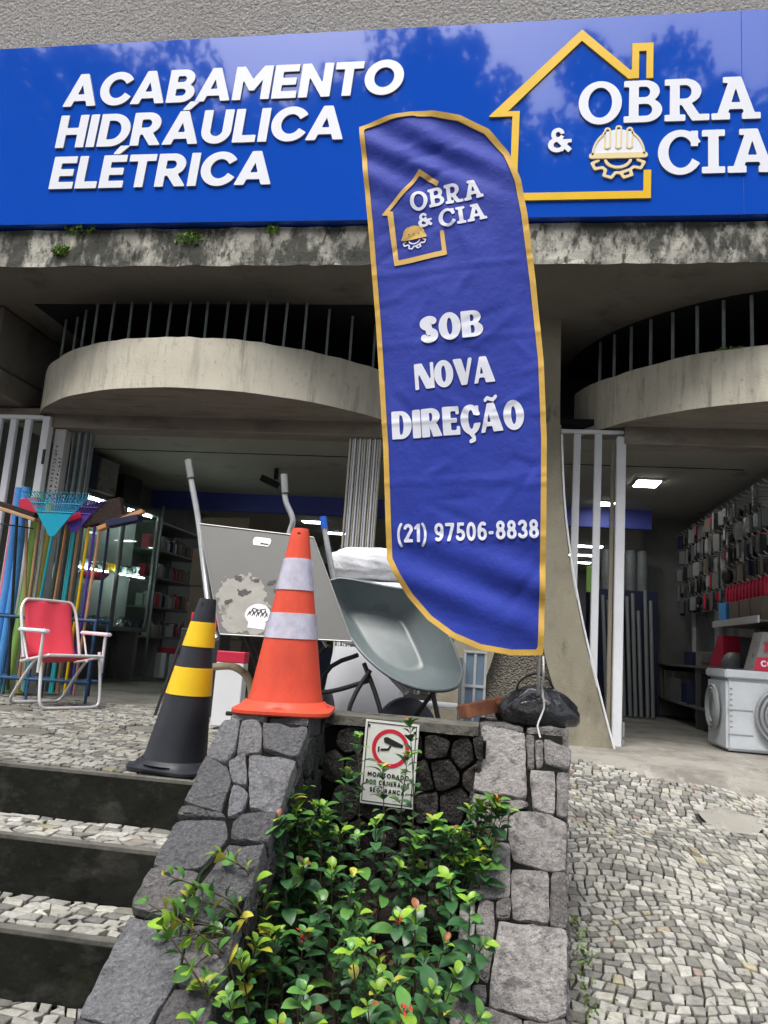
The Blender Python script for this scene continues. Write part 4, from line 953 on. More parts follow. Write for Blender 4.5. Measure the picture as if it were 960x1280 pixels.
for gi, (lab, tips) in enumerate(groups):
    bx = sum(t[0] for t in tips)/len(tips); by = sum(t[1] for t in tips)/len(tips)+.1
    bx = min(max(bx, -.60), -.16)
    sh = thing('ixora_shrub', lab, 'shrub', (bx, by, zsoil(by)-.02), group='shrubs in the stone planter')
    nleaf = 0; extra = []
    full = []
    for t in tips:
        if t[1] < 2.42 and t[0] > -.72 and rg.random() < .3: continue
        full.append((t, 1.0))
        if t[2] > -.1 and not -.58 < t[0] < -.25:
            for k in range(2): full.append(((t[0]+rg.gauss(0,.03), t[1]-rg.uniform(0,.04), t[2]-rg.uniform(-.015,.07)), 1.0))
        for k in range(1 if rg.random() < .55 else 0):
            full.append(((t[0]+rg.gauss(0,.04), t[1]+rg.gauss(.03,.04), t[2]-rg.uniform(.05,.16)), .8))
    for (tx, ty, tz), vig in full:
        ty = min(ty, 3.2)
        b = Vector((min(max(tx*.8+bx*.2+rg.gauss(0,.02), -.66), -.10), by*.15+ty*.85+.03+rg.gauss(0,.02), 0)); b.z = zsoil(b.y)
        tip = Vector((tx, ty, tz)); md = b.lerp(tip, .5)+Vector((rg.gauss(0,.02), rg.gauss(0,.02), .04))
        spill = tx < -.77 and ty < 2.46
        if spill:
            tip.z += rg.uniform(.05,.10); md = Vector((-.72, ty+.02, .3-.75*(3-ty)+rg.uniform(.03,.06))); b = Vector((-.68, ty+.06, .3-.75*(3-ty)-.06))
        pts = [Vector(p) for p in curve([tuple(b), tuple(md), tuple(tip)], 16)]
        obj('stem', MB().tube(pts, [.0045-.003*i/16 for i in range(17)], 5, flat=1), m_stem, sh)
        Ltot = sum((pts[i+1]-pts[i]).length for i in range(16)); step = .026; d = Ltot; k = 0; spin = rg.uniform(0,3)
        maxd = min(Ltot*.92, .42 if not spill else .20)
        while Ltot-d < maxd:
            u = d/Ltot*16; i = min(int(u), 15); p = pts[i].lerp(pts[i+1], u-i); tn = (pts[i+1]-pts[i]).normalized()
            a = tn.cross(Vector((math.cos(spin),math.sin(spin),.2))).normalized()
            age = (Ltot-d)/maxd
            for sg_ in (-1, 1):
                if rg.random() < .02+.14*age: continue
                out = (a*sg_+tn*(.95-.75*min(1,age*2.2))+Vector((0,-.12,.10 if not spill else .75))+Vector((rg.gauss(0,.18),rg.gauss(0,.18),rg.gauss(0,.18)))).normalized()
                r = rg.random()
                if k == 0: mi = 2 if r < .72 else (4 if r < .80 else 3 if r < .84 else 1)
                elif k == 1: mi = 2 if r < .45 else (1 if r < .93 else 3)
                elif k < 4: mi = 1 if r < .42 else (0 if r < .95 else 2)
                else: mi = 0 if r < .84 else (1 if r < .985 else 3)
                if gi == 2 and r > .35 and k < 7: mi = rg.choice([2,2,1,1,3])
                s = (.62 if k == 0 else .9 if k == 1 else 1.05)*rg.uniform(.62,1.28)*(.9 if gi in (2,4) else 1)
                side = out.cross(tn); 
                if side.length < .1: side = out.cross(Vector((1,0,0)))
                side.normalize(); nrm = side.cross(out).normalized()
                if nrm.z < 0: side, nrm = -side, -nrm
                M4 = Matrix((out*s, side*s, nrm*s)).transposed().to_4x4(); M4.translation = p+out*.004-sh.location
                rows_ = (mi, rg.randrange(3), M4)
                if nleaf < 300:
                    o = bpy.data.objects.new('leaf', LM[mi][rows_[1]]); o.parent = sh; o.matrix_local = M4; COL.objects.link(o); nleaf += 1
                else: extra.append(rows_)
            d -= step*(.7+.7*min(1,k/3))*rg.uniform(.85,1.2); k += 1; spin += 1.57+rg.gauss(0,.2)
    if extra:
        for mi in range(5):
            mb = MB()
            for m_, vi, M4 in extra:
                if m_ == mi:
                    me = LM[mi][vi]; mb.add([M4@v.co for v in me.vertices], [tuple(p.vertices) for p in me.polygons])
            if mb.v: o = obj('foliage', mb, m_leafs[mi], sh, smooth=180, local=True); o['kind'] = 'stuff'
    # red buds
    for t in ([tips[0], tips[-1]] if gi in (1,3,4,5) else []):
        mb = MB()
        for k in range(14):
            p = Vector(t)+Vector((rg.gauss(0,.008),rg.gauss(-.012,.006),rg.gauss(.004,.007))); dd = Vector((rg.gauss(0,1),rg.gauss(-.5,1),rg.gauss(.5,1))).normalized()*.009; s2 = dd.cross(Vector((0,0,1)))*.6
            mb.add([p-dd, p+s2, p+dd, p-s2], [(0,1,2,3)])
        obj('flower_bud', mb, m_flower, sh)
lit = thing('leaf_litter', 'dead brown leaves lying on the planter soil under the shrubs', 'leaf litter', (-.4, 2.8, -.55))
m_dead = M('dead_leaf', (.16,.09,.045), .8, .3, 30)
mb = MB()
for k in range(160):
    x, y = rg.uniform(-.68,-.08), rg.uniform(1.9,3.22); p = Vector((x,y,zsoil(y)+.022+rg.uniform(0,.02))); a = rg.uniform(0,6.28); u_ = Vector((math.cos(a),math.sin(a),rg.gauss(0,.3)))*.024; v_ = Vector((-math.sin(a),math.cos(a),rg.gauss(0,.3)))*.012
    mb.add([p-u_,p+v_,p+u_,p-v_],[(0,1,2,3)])
o = obj('dead_leaves', mb, m_dead, lit); o['kind'] = 'stuff'
# seedling at the foot of the right wall on the ramp
for sx, sy, lb in ((.36, 2.98, 'low green weeds in the joint between granite wall and ramp'),):
    mb = MB()
    for k in range(120):
        p = Vector((sx+abs(rg.gauss(0,.035)), sy+rg.uniform(-.1,.55), 0)); p.z = z_ramp(p.x,p.y)+rg.uniform(.002,.03)
        d = Vector((rg.gauss(0,1),rg.gauss(0,1),rg.gauss(.6,.6))).normalized()*.011; s2 = d.cross(Vector((rg.random(),rg.random(),rg.random()))).normalized()*.006
        mb.add([p-d,p+s2,p+d,p-s2],[(0,1,2,3)])
    single('weeds', mb, m_tuft, lb, 'weeds')['kind'] = 'stuff'

# ================================================================== TRAFFIC CONES
def cone(name, label, loc, H, rb, rtop, base, bands, mat, rot, group, lean=0):
    c = thing(name, label, 'traffic cone', loc, rot, group)
    rr = lambda z: rb+(rtop-rb)*(z-.03)/(H-.03)
    prof = [(rb*1.03,.028),(rb,.05)]+[(rr(z), z) for z in np.linspace(.08,H-.015,18)]+[(rtop*.95,H),(rtop*.55,H),(rtop*.5,H-.03)]
    obj('body', MB().lathe(prof, 40), mat, c, smooth=50, local=True)
    b = base/2; mb = MB(); n = 48; loops = []
    for s, z in ((.97,0),(1,.006),(1,.018),(.9,.026),(.6,.034),(.5,.05)):
        lp = []
        for k in range(n):
            a = 2*math.pi*k/n; ca, sa = math.cos(a), math.sin(a); p = 5.0
            r = b/((abs(ca)**p+abs(sa)**p)**(1/p)); q = rb*1.03
            rad = r*s if s > .55 else q
            if s == .6: rad = q+.02
            lp.append((rad*ca, rad*sa, z))
        loops.append(lp)
    mb.loft(loops, cap0=True); obj('base', mb, mat, c, smooth=40, local=True)
    for z0, z1, m in bands:
        obj('sleeve', MB().lathe([(rr(z0)-.002,z0),(rr(z0)+.0035,z0+.001)]+[(rr(z)+.0035,z) for z in np.linspace(z0+.01,z1-.01,8)]+[(rr(z1)+.0035,z1-.001),(rr(z1)-.002,z1)], 40), m, c, smooth=50, local=True)
    obj('top_notch', MB().box(-.006,.006,-rtop*1.12,-rtop*.6,H-.075,H-.02), m_blackm, c, local=True)
    for o in c.children:
        for v in o.data.vertices: v.co.x += lean*max(0, v.co.z-.03)
    return c
cone('traffic_cone', 'orange traffic cone with two silver reflective sleeves on the planter wall', (-.850,3.185,.300), .765, .155, .036, .40, [(.30,.405,m_reflect),(.50,.635,m_reflect)], m_orange, (R(1),R(-1),R(7)), 'traffic cones', .02)
cone('traffic_cone', 'black traffic cone with two yellow sleeves at the top of the steps', (-1.368,3.345,.002), .75, .138, .038, .335, [(.325,.445,m_yellow),(.535,.645,m_yellow)], m_black_rub, (R(.5),R(1.5),R(-6)), 'traffic cones', .085)

# ================================================================== HAND CART WITH A FLAT STEEL DECK
RIM= [(-0.906,4.08,0.9),(-0.886,4.103,0.929),(-0.823,4.119,0.939),(-0.611,4.133,0.913),(-0.4,4.137,0.874),(-0.264,4.044,0.709),(-0.171,3.937,0.532),(-0.159,3.9,0.476),(-0.182,3.862,0.425),(-0.257,3.834,0.401),(-0.373,3.819,0.405),(-0.504,3.829,0.448),(-0.636,3.867,0.532),(-0.74,3.921,0.633),(-0.838,3.998,0.766)]
FLOOR= [(-0.822,4.207,0.765),(-0.796,4.225,0.785),(-0.752,4.234,0.789),(-0.618,4.248,0.78),(-0.514,4.247,0.756),(-0.434,4.184,0.646),(-0.369,4.118,0.537),(-0.361,4.097,0.504),(-0.379,4.08,0.483),(-0.423,4.065,0.472),(-0.486,4.059,0.475),(-0.565,4.066,0.503),(-0.645,4.092,0.559),(-0.714,4.131,0.631),(-0.781,4.178,0.714)]
PANEL= [(-1.663,4.055,1.195),(-1.01,4.073,1.152),(-0.715,3.863,0.606),(-1.395,3.822,0.596)]
PATCH= [(-1.47,3.918,0.837),(-1.428,3.945,0.897),(-1.316,3.961,0.922),(-1.235,3.946,0.874),(-1.178,3.897,0.748),(-1.156,3.842,0.612),(-1.382,3.828,0.609)]
ct = thing('hand_cart', 'hand cart with scuffed flat grey steel deck and two raised tube handles', 'hand cart', (-1.2, 4.1, 0))
pn = (Vector(PANEL[1])-Vector(PANEL[0])).cross(Vector(PANEL[3])-Vector(PANEL[0])).normalized()
if pn.y > 0: pn = -pn
PV = [Vector(p) for p in PANEL]
def slabp(P, front, back): return MB().loft([[Vector(p)+pn*front for p in P], [Vector(p)-pn*back for p in P]], cap0=True, cap1=True)
obj('deck', slabp(PV, 0, .012), m_cart, ct)
for a in range(4):
    p, q_ = PV[a], PV[(a+1)%4]; obj('deck_edge', MB().tube([p+pn*.002, q_+pn*.002], .0038, 6), m_cartedge, ct)
# scuffed patch of bare cement with flaking outline
rg = random.Random(5); outl = []
PP = [Vector(p) for p in PATCH]
ux = (PV[1]-PV[0]).normalized(); uy = pn.cross(ux); uy = uy if uy.z > 0 else -uy
def uv(p): d = Vector(p)-PV[0]; return (d.dot(ux), d.dot(uy))
pu = [uv(p) for p in PP]
pfield = f_poly(pu)
def rag(amp, seed):
    def g(x, y):
        n_ = np.sin(x*61+seed)*np.sin(y*53+2*seed)+.7*np.sin(x*131+y*47+seed)*np.sin(y*117-x*30)+.5*np.sin(x*240+1)*np.sin(y*260+seed)
        return pfield(x,y)+amp*n_
    return g
def onp(off): return lambda x, y, d: PV[0]+ux*x+uy*y+pn*off
lo = (min(p[0] for p in pu)-.06, min(p[1] for p in pu)-.0, max(p[0] for p in pu)+.05, max(p[1] for p in pu)+.06)
inside_deck = f_poly([uv(p) for p in PV])
obj('scuff', relief(cells(lambda x, y: np.maximum(rag(.014,1.0)(x,y), inside_deck(x,y)+.008), *lo, .006), onp(.0012)), m_cement, ct)
for k, (dx, dy, r) in enumerate(((-.03,.31,.016),(.07,.31,.013),(.15,.31,.014),(.01,.235,.020),(-.05,.17,.014),(.19,.27,.011))):
    cx, cy = pu[6][0]+dx+.03, pu[6][1]+dy
    fl = lambda x, y, cx=cx, cy=cy, r=r: np.hypot((x-cx)/1.6, y-cy)-r+.35*r*np.sin(60*x+k)*np.sin(80*y+k)+.3*r*np.sin(170*x)*np.sin(150*y)
    obj('flake', relief(cells(fl, cx-.08, cy-.06, cx+.08, cy+.06, .005), onp(.0024)), m_rust, ct)
s0 = uv((-1.339,4.049,1.137)); 
obj('label_sticker', relief(cells(f_box(s0[0],s0[1]-.052,s0[0]+.10,s0[1]), s0[0]-.01, s0[1]-.07, s0[0]+.12, s0[1]+.02, .02), onp(.003)), m_white_plastic, ct)
obj('label_print', relief(cells(csg([('+', f_box(s0[0]+.045,s0[1]-.044,s0[0]+.062,s0[1]-.032)), ('+', f_box(s0[0]+.066,s0[1]-.044,s0[0]+.092,s0[1]-.034))]), s0[0]+.03, s0[1]-.05, s0[0]+.1, s0[1]-.02, .004), onp(.004)), m_signblk, ct)
c0 = uv((-1.224,3.879,.711))
obj('round_sticker', relief(cells(lambda x, y: np.minimum(np.hypot((x-c0[0])/.066,(y-c0[1])/.058)-1, np.maximum(np.abs(x-c0[0]-.01)/.045-1, np.abs(y-c0[1]+.062)/.018-1))*.05, c0[0]-.08, c0[1]-.09, c0[0]+.08, c0[1]+.07, .005), onp(.003)), m_white_plastic, ct)
scr = []
for k in range(9):
    x = c0[0]-.05+.0115*k; y = c0[1]+(.012 if k%2 else -.004); scr.append(('+', f_stroke([(x,y-.010),(x+.006,y+.014),(x+.012,y-.004)], .0028)))
scr.append(('+', f_stroke([(c0[0]-.03,c0[1]+.03),(c0[0]+.0,c0[1]+.022),(c0[0]+.035,c0[1]+.034)], .003)))
obj('sticker_scribble', relief(cells(csg(scr), c0[0]-.08, c0[1]-.06, c0[0]+.08, c0[1]+.06, .0025), onp(.004)), m_signblk, ct)
for H_ in ([(-1.819,4.15,1.583),(-1.778,4.15,1.441),(-1.709,4.14,1.223),(-1.612,4.07,.93),(-1.50,3.95,.66),(-1.44,3.90,.57)], [(-1.249,4.2,1.529),(-1.225,4.2,1.379),(-1.172,4.2,1.265),(-1.185,4.2,1.149),(-1.10,4.12,.9),(-.86,3.98,.57)]):
    t = obj('handle', MB().tube(curve(H_, 30), .0165, 10), m_tube, ct, smooth=60)
    d = (Vector(H_[1])-Vector(H_[0])).normalized(); a = Vector(H_[0])
    obj('grip', MB().tube([a, a+d*.11], .0195, 10), m_pvc, t, smooth=40)
    obj('grip_ring', MB().tube([a+d*.11, a+d*.118], .0205, 10), m_blackm, t, smooth=40)
for P in ([(-1.30,3.95,.60),(-1.22,4.0,.40),(-1.16,4.05,.02)], [(-.85,3.98,.60),(-1.02,4.05,.35),(-1.08,4.15,.02)]):
    obj('leg', MB().tube(curve(P, 10), .016, 8), m_blackm, ct, smooth=60)
obj('curved_leg', MB().tube(curve([(-1.50,4.05,.42),(-1.36,4.0,.43),(-1.27,4.0,.36),(-1.25,4.02,.20),(-1.25,4.05,.012)], 20), .02, 10), m_tan_tube, ct, smooth=60)
obj('axle', MB().tube([(-1.45,4.2,.17),(-.9,4.2,.17)], .012, 8), m_blackm, ct)
for x in (-1.14, -.90):
    obj('wheel', MB().lathe([(.05,-.03),(.13,-.034),(.165,-.02),(.17,0),(.165,.02),(.13,.034),(.05,.03)], 28, (x,4.2,.171), (1,0,0)), m_black_rub, ct, smooth=50)

# ================================================================== WHEELBARROW
wb = thing('wheelbarrow', 'grey-green steel wheelbarrow tipped up on its nose behind the planter', 'wheelbarrow', (-.5, 4.05, 0))
rim = [Vector(p) for p in RIM]; flo = [Vector(p) for p in FLOOR]
def smooth_loop(P, k=4): 
    n = len(P); out = []
    for i in range(n):
        for j in range(k):
            u = j/k; a, b, c, d = P[i-1], P[i], P[(i+1)%n], P[(i+2)%n]
            out.append(.5*((2*b)+(-a+c)*u+(2*a-5*b+4*c-d)*u*u+(-a+3*b-3*c+d)*u**3))
    return out
rl, fl_ = smooth_loop(rim), smooth_loop(flo)
nn = (rim[5]-rim[0]).cross(rim[12]-rim[0]).normalized()
if nn.y > 0: nn = -nn
cen = sum(fl_, Vector())/len(fl_)
tray = MB(); loops = [[p.lerp(q_, -.035)-nn*.012 for p, q_ in zip(rl,fl_)], [p.lerp(q_, -.03)+nn*.0 for p, q_ in zip(rl,fl_)], rl]
for t in (.15,.35,.6,.82,.94): loops.append([p.lerp(q_, t) + (-nn*.02*math.sin(t*3.14)) for p, q_ in zip(rl,fl_)])
loops.append([q_-nn*.006 for q_ in fl_])
for s in (.94,.8,.5,.2): loops.append([cen+(q_-cen)*s-nn*.014 for q_ in fl_])
tray.loft(loops, cap1=True)
to = obj('tray', tray, m_barrow, wb, smooth=70)
md = to.modifiers.new('thick', 'SOLIDIFY'); md.thickness = .003; md.offset = 0
obj('rolled_rim', MB().tube([p+nn*.002 for p in rl]+[rl[0]+nn*.002, rl[1]+nn*.002], .007, 8, cap=False), m_barrow, to, smooth=60)
for H_ in ([(-1.008,4.25,1.290),(-.972,4.25,1.144),(-.918,4.25,.95),(-.86,4.25,.80),(-.72,4.18,.60),(-.45,4.12,.36)], [(-.44,4.55,1.22),(-.43,4.50,1.10),(-.42,4.38,.95),(-.38,4.3,.8),(-.36,4.2,.6),(-.40,4.12,.36)]):
    t = obj('handle', MB().tube(curve(H_, 26), .0165, 10), m_tube, wb, smooth=60)
    a, d = Vector(H_[0]), (Vector(H_[1])-Vector(H_[0])).normalized(); obj('grip', MB().tube([a-d*.01, a+d*.06], .0205, 10), m_blue_grip, t, smooth=40)
for P in ([(-.70,3.98,.54),(-.88,4.02,.42),(-.92,4.05,.02)], [(-.62,3.92,.47),(-.70,3.88,.30),(-.74,3.86,.01)], [(-.66,3.95,.50),(-.56,3.9,.30),(-.47,3.88,.01)], [(-.30,3.88,.40),(-.24,3.86,.2),(-.17,3.84,.01)], [(-.62,3.94,.42),(-.78,3.96,.36),(-.9,3.99,.33)]):
    obj('leg', MB().tube(curve(P, 8), .012, 8), m_blackm, wb, smooth=60)
obj('fork', MB().tube([(-.30,3.9,.38),(-.42,4.0,.20),(-.46,4.05,.17)], .011, 8), m_blackm, wb)
obj('wheel', MB().lathe([(.03,-.03),(.12,-.036),(.165,-.022),(.172,0),(.165,.022),(.12,.036),(.03,.03)], 30, (-.43,4.02,.175), (.5,-.85,.1)), m_black_rub, wb, smooth=50)

# ================================================================== SACKS, DISPLAY BOX, BRICKS BEHIND THE PLANTER
def blob(x, y, z, rx, ry, rz, seed, e=3.0, wr=.03):
    bm = bmesh.new(); bmesh.ops.create_icosphere(bm, subdivisions=4, radius=1); r_ = random.Random(seed); ph = [r_.uniform(0,6) for _ in range(4)]
    for v in bm.verts:
        p = v.co; k = (abs(p.x)**e+abs(p.y)**e+abs(p.z)**e)**(-1/e); d = 1+wr*(math.sin(9*p.x+5*p.z+ph[0])*math.sin(8*p.y+ph[1])+.6*math.sin(17*p.z+6*p.x+ph[2]))
        v.co = (x+p.x*k*rx*d, y+p.y*k*ry*d, z+p.z*k*rz*d)
    mb = MB(); bm.verts.index_update(); mb.add([v.co for v in bm.verts], [[v.index for v in f.verts] for f in bm.faces]); bm.free(); return mb
single('plastic_sack', blob(-.78,4.62,1.07,.24,.17,.105,1), m_film, 'top white plastic-wrapped sack of the stack behind the wheelbarrow', 'sack', 'white sacks', 180)
single('plastic_sack', blob(-.74,4.62,.90,.25,.18,.075,2,3,.06), m_film, 'crumpled white sack under the top sack, rim of the wheelbarrow before it', 'sack', 'white sacks', 180)
single('plastic_sack', blob(-.72,4.64,.70,.26,.19,.125,3), m_film, 'white sack third in the stack, mostly hidden by the wheelbarrow', 'sack', 'white sacks', 180)
pb = MB().lathe([(.0,.0),(.27,.0),(.275,.03),(.20,.56),(.195,.575),(0,.575)], 40, (-.76,4.62,0)); single('white_tub', pb, m_white_plastic, 'upturned white plastic tub on the terrace behind the wheelbarrow legs', 'tub', None, 40)
dbx = thing('display_frame', 'small white aluminium frame display box beside the pebbled wall', 'display box', (-.1, 4.62, 0))
for x in (-.172, -.112, -.052): obj('upright', MB().box(x-.007,x+.007,4.60,4.615,0,.60), m_alu, dbx)
for z in (.40,.597): obj('rail', MB().box(-.18,-.045,4.598,4.617,z-.007,z+.007), m_alu, dbx)
obj('pane', MB().box(-.165,-.055,4.606,4.609,.02,.59), m_glassblue, dbx)
obj('side_pane', MB().box(-.185,-.181,4.2,4.6,.02,.56), m_clear, dbx)
obj('shelf', MB().box(-.48,-.19,4.2,4.55,.29,.30), m_white_plastic, dbx)
bk1 = MB().bbox(-.10,.10,-.05,.05,-.03,.03,.003); bk1.xf(Matrix.Translation((-.045,3.60,.352))@Matrix.Rotation(R(-14),4,'Y')@Matrix.Rotation(R(25),4,'Z'))
single('brick', bk1, m_brick, 'broken red brick lying flat on the planter edge beside the black bag', 'brick')
bk2 = MB().bbox(-.035,.035,-.04,.04,-.012,.012,.002); bk2.xf(Matrix.Translation((.035,3.60,.365))@Matrix.Rotation(R(68),4,'Y')@Matrix.Rotation(R(20),4,'Z'))
single('brick_shard', bk2, m_brick, 'upright red brick shard leaning against the black bag', 'brick')

# ================================================================== BEACH CHAIR
ch = thing('beach_chair', 'folding beach chair with coral red canvas and white tube frame', 'chair', (-3.16, 5.32, 0), (0,0,R(63)))
def T(P, r=.0115, n=24): return MB().tube(curve(P, n), r, 8)
hw = .235
# local frame: x sideways, -y to the front
for s in (-1, 1):
    obj('leg_frame', T([(s*hw,-.16,.40),(s*hw,-.20,.25),(s*hw,-.23,.08),(s*(hw-.02),-.24,.022),(s*(hw-.09),-.245,.012),(0,-.245,.012)]), m_alu, ch, 60, True)
    obj('leg_frame', T([(s*(hw-.03),-.06,.33),(s*(hw-.03),.06,.2),(s*(hw-.03),.17,.06),(s*(hw-.05),.20,.018),(s*(hw-.12),.205,.012),(0,.205,.012)]), m_alu, ch, 60, True)
    obj('arm_post', T([(s*(hw+.015),-.19,.25),(s*(hw+.015),-.19,.52)], n=4), m_alu, ch, 60, True)
    obj('arm_rest', MB().bbox(s*(hw+.015)-.022, s*(hw+.015)+.022, -.24, .11, .52, .548, .008, 2), m_white_plastic, ch, 40, True)
    obj('arm_strut', T([(s*(hw+.01),.08,.525),(s*(hw+.005),.0,.36),(s*hw,-.02,.33)], .008, 6), m_alu, ch, 60, True)
obj('back_frame', T([(-hw+.01,.06,.34),(-hw+.01,.14,.56),(-hw+.015,.185,.68),(-hw+.05,.205,.745),(-hw+.11,.21,.755),(0,.21,.757),(hw-.11,.21,.755),(hw-.05,.205,.745),(hw-.015,.185,.68),(hw-.01,.14,.56),(hw-.01,.06,.34)], n=60), m_alu, ch, 60, True)
obj('seat_frame', T([(-hw+.02,.10,.31),(-hw+.02,-.2,.365),(-hw+.06,-.235,.372),(hw-.06,-.235,.372),(hw-.02,-.2,.365),(hw-.02,.10,.31)], n=40), m_alu, ch, 60, True)
def canvas(y0, z0, y1, z1, sag, nm, wave=0):
    mb = MB(); rows = []
    for i in range(13):
        t = i/12; rows.append([((k/12-.5)*2*(hw-.045), y0+(y1-y0)*t+sag*math.sin(t*3.14)+wave*math.sin(k*1.1)*(.3+.7*t), z0+(z1-z0)*t-abs(sag)*.5*math.sin(t*3.14)*0-.012*math.sin(k/12*3.14)*(1 if nm == 'seat_canvas' else 0)) for k in range(13)])
    mb.loft(rows, close=False); o = obj(nm, mb, m_red_cloth, ch, 180, True); s_ = o.modifiers.new('thick','SOLIDIFY'); s_.thickness = .004; return o
canvas(.06,.34,.208,.762,.015,'back_canvas',.006); canvas(.09,.318,-.24,.378,0,'seat_canvas')

ORD = ('first','second','third','fourth','fifth','sixth','seventh','eighth','ninth','tenth','eleventh','twelfth')
# ================================================================== GATES AND POSTS OF THE SHOP FRONT
g = thing('security_gate', 'white barred security gate beside the tan pillar, right shop', 'gate', (.75, 6.07, 0))
for x, y, z0 in ((.572, 6.05, .92), (.735, 6.05, .28)):
    obj('bar', MB().bbox(x-.028, x+.028, y, y+.045, z0, 2.36, .004), m_white_paint, g)
obj('end_post', MB().bbox(.875, .945, 6.03, 6.09, -.02, 2.34, .005), m_white_paint, g)
obj('back_post', MB().bbox(.842, .872, 6.10, 6.14, -.02, 2.30, .004), m_pillar, g)
obj('rail', MB().bbox(.42, .93, 6.045, 6.085, 2.362, 2.392, .004), m_white_paint, g)
obj('edge_strip', MB().tube([(x+.012, 5.855, z) for x, z in rightedge if z < 2.4], .008, 6), m_white_paint, g)
obj('hinge', MB().box(.948,.962,6.02,6.05,.06,.16), m_bar, g); obj('hinge', MB().box(.948,.962,6.02,6.05,-.01,.035), m_bar, g)
g2 = thing('security_gate', 'white barred security gate at the far left behind the foam noodles', 'gate', (-4.3, 6.0, 0))
for x in (-4.42, -4.275, -4.135): obj('bar', MB().bbox(x-.03, x+.03, 5.98, 6.02, 0, 2.335, .004), m_white_paint, g2)
for x in (-4.36, -4.21, -4.06): obj('rear_bar', MB().bbox(x-.014, x+.014, 6.12, 6.15, 0, 2.3, .003), m_pillar, g2)
obj('rail', MB().bbox(-5.2, -3.99, 5.975, 6.025, 2.337, 2.372, .004), m_white_paint, g2)
m_post = M('post_with_writing', (.55,.56,.56), .6, .06, 6, layers=[((.22,.21,.2), 5, .55, .68, (1,1,.4), .7)])
single('painted_post', MB().bbox(-3.985, -3.915, 5.96, 6.03, 0, 2.36, .005), m_white_paint, 'white painted post with a latch at the left shop opening', 'post')
tp = thing('lettered_post', 'grimy white post covered in black stencilled marks beside the left shop', 'post', (-3.86, 6.06, 0))
obj('post', MB().bbox(-3.905, -3.80, 6.04, 6.14, 0, 2.27, .005), m_post, tp)
rg = random.Random(8); ops = []
for k in range(2):
    z = 1.60
    while z < 2.12-.12*k:
        x = -3.885+.045*k+.010*(z-1.6)/.5; h = rg.uniform(.018,.03)
        P = [(x+rg.uniform(0,.026), z+rg.uniform(0,h)) for _ in range(4)]; ops.append(('+', f_stroke(P, .0035))); z += h+.012
obj('stencil_marks', relief(cells(csg(ops), -3.90, 1.55, -3.80, 2.2, .004), lambda x, z, d: (x, 6.0385, z)), m_signblk, tp)
obj('latch', MB().box(-3.93,-3.912,5.945,5.96,1.93,2.06), m_blackm, tp)
fg = thing('folding_shutter', 'grey folding shutter slats gathered beside the blue banner', 'shutter', (-1.13, 6.1, 0))
for i in range(13):
    x = -1.27+.021*i; obj('slat', MB().bbox(x, x+.013, 6.06+.02*(i%2), 6.12+.02*(i%2), .02, 2.27, .002), m_white_paint if i%3 else m_balc, fg)
fg2 = thing('folding_shutter', 'dark folding shutter slats gathered inside the left shop opening', 'shutter', (-3.7, 6.15, 0))
for i in range(6):
    x = -3.78+.03*i; obj('slat', MB().bbox(x, x+.012, 6.12+.03*(i%2), 6.18+.03*(i%2), .02, 2.27, .002), m_bar, fg2)

# ================================================================== TOOL RACK, BROOMS, NOODLES
rk = thing('tool_rack', 'low blue metal rack holding brooms behind the red chair', 'rack', (-3.45, 5.7, 0))
def bar(P, r, mat, nm, par): return obj(nm, MB().tube(P, r, 8), mat, par, 60)
for y in (5.62, 5.82):
    for z in (.63, .16): bar([(-3.90,y,z-.012),(-3.05,y,z)], .013, m_blue_rack, 'rail', rk)
    for x in (-3.88, -3.55, -3.06): bar([(x,y,.005),(x,y,.63)], .012, m_blue_rack, 'upright', rk)
for x in (-3.88,-3.06): bar([(x,5.62,.63),(x,5.82,.63)], .012, m_blue_rack, 'cross_bar', rk)
def broom(nm, lab, top, bot, mat, head=None, r=.0115, cat='broom'):
    t = thing(nm, lab, cat, bot, group='long-handled tools in the rack')
    obj('handle', MB().tube([bot, top], r, 8), mat, t, 60)
    if head: head(t, Vector(top))
    return t
def rotbox(t, c, sx, sy, sz, ang, mat, nm, yaw=0):
    mb = MB().bbox(-sx/2,sx/2,-sy/2,sy/2,-sz/2,sz/2,.004); mb.xf(Matrix.Translation(c)@Matrix.Rotation(R(yaw),4,'Z')@Matrix.Rotation(R(ang),4,'Y')); return obj(nm, mb, mat, t)
def fan(t, top, mat, n, wdt, hgt, dark=False):
    a = top
    for i in range(n):
        u = i/(n-1)*2-1; e = a+Vector((u*wdt/2, -.02+.015*abs(u), hgt)); m_ = a.lerp(e, .97)
        obj('tine', MB().tube([a+Vector((u*.02,0,.02)), m_, e+Vector((0,-.03,.0))], .0042, 5), mat, t)
    mb = MB().prism([(-.02,0),(.02,0),(wdt*.26,hgt*.52),(-wdt*.26,hgt*.52)], a+Vector((0,-.008,0)), (1,0,0), (0,-.02,1), (0,.006,0)); obj('fan_plate', mb, mat, t)
    for k in (.55,.75):
        obj('cross_band', MB().tube([a+Vector((-wdt/2*k,-.012,hgt*k)), a+Vector((wdt/2*k,-.012,hgt*k))], .0045, 5), mat, t)
broom('rake', 'bright cyan plastic fan rake with teal handle, front of the rack', (-3.42,5.45,1.25), (-3.64,5.72,.05), m_teal, lambda t, p: fan(t, p, m_cyan, 23, .56, .34), cat='rake')
broom('rake', 'purple plastic fan rake half hidden behind the cyan rake', (-3.30,5.55,1.30), (-3.42,5.75,.05), m_teal, lambda t, p: fan(t, p, m_purple, 17, .46, .27), cat='rake')
def headA(t, p): rotbox(t, p+Vector((.0,0,.02)), .36, .07, .028, 14, m_wood, 'head', 0); rotbox(t, p+Vector((0,0,.05)), .34, .06, .05, 14, m_brist, 'bristles')
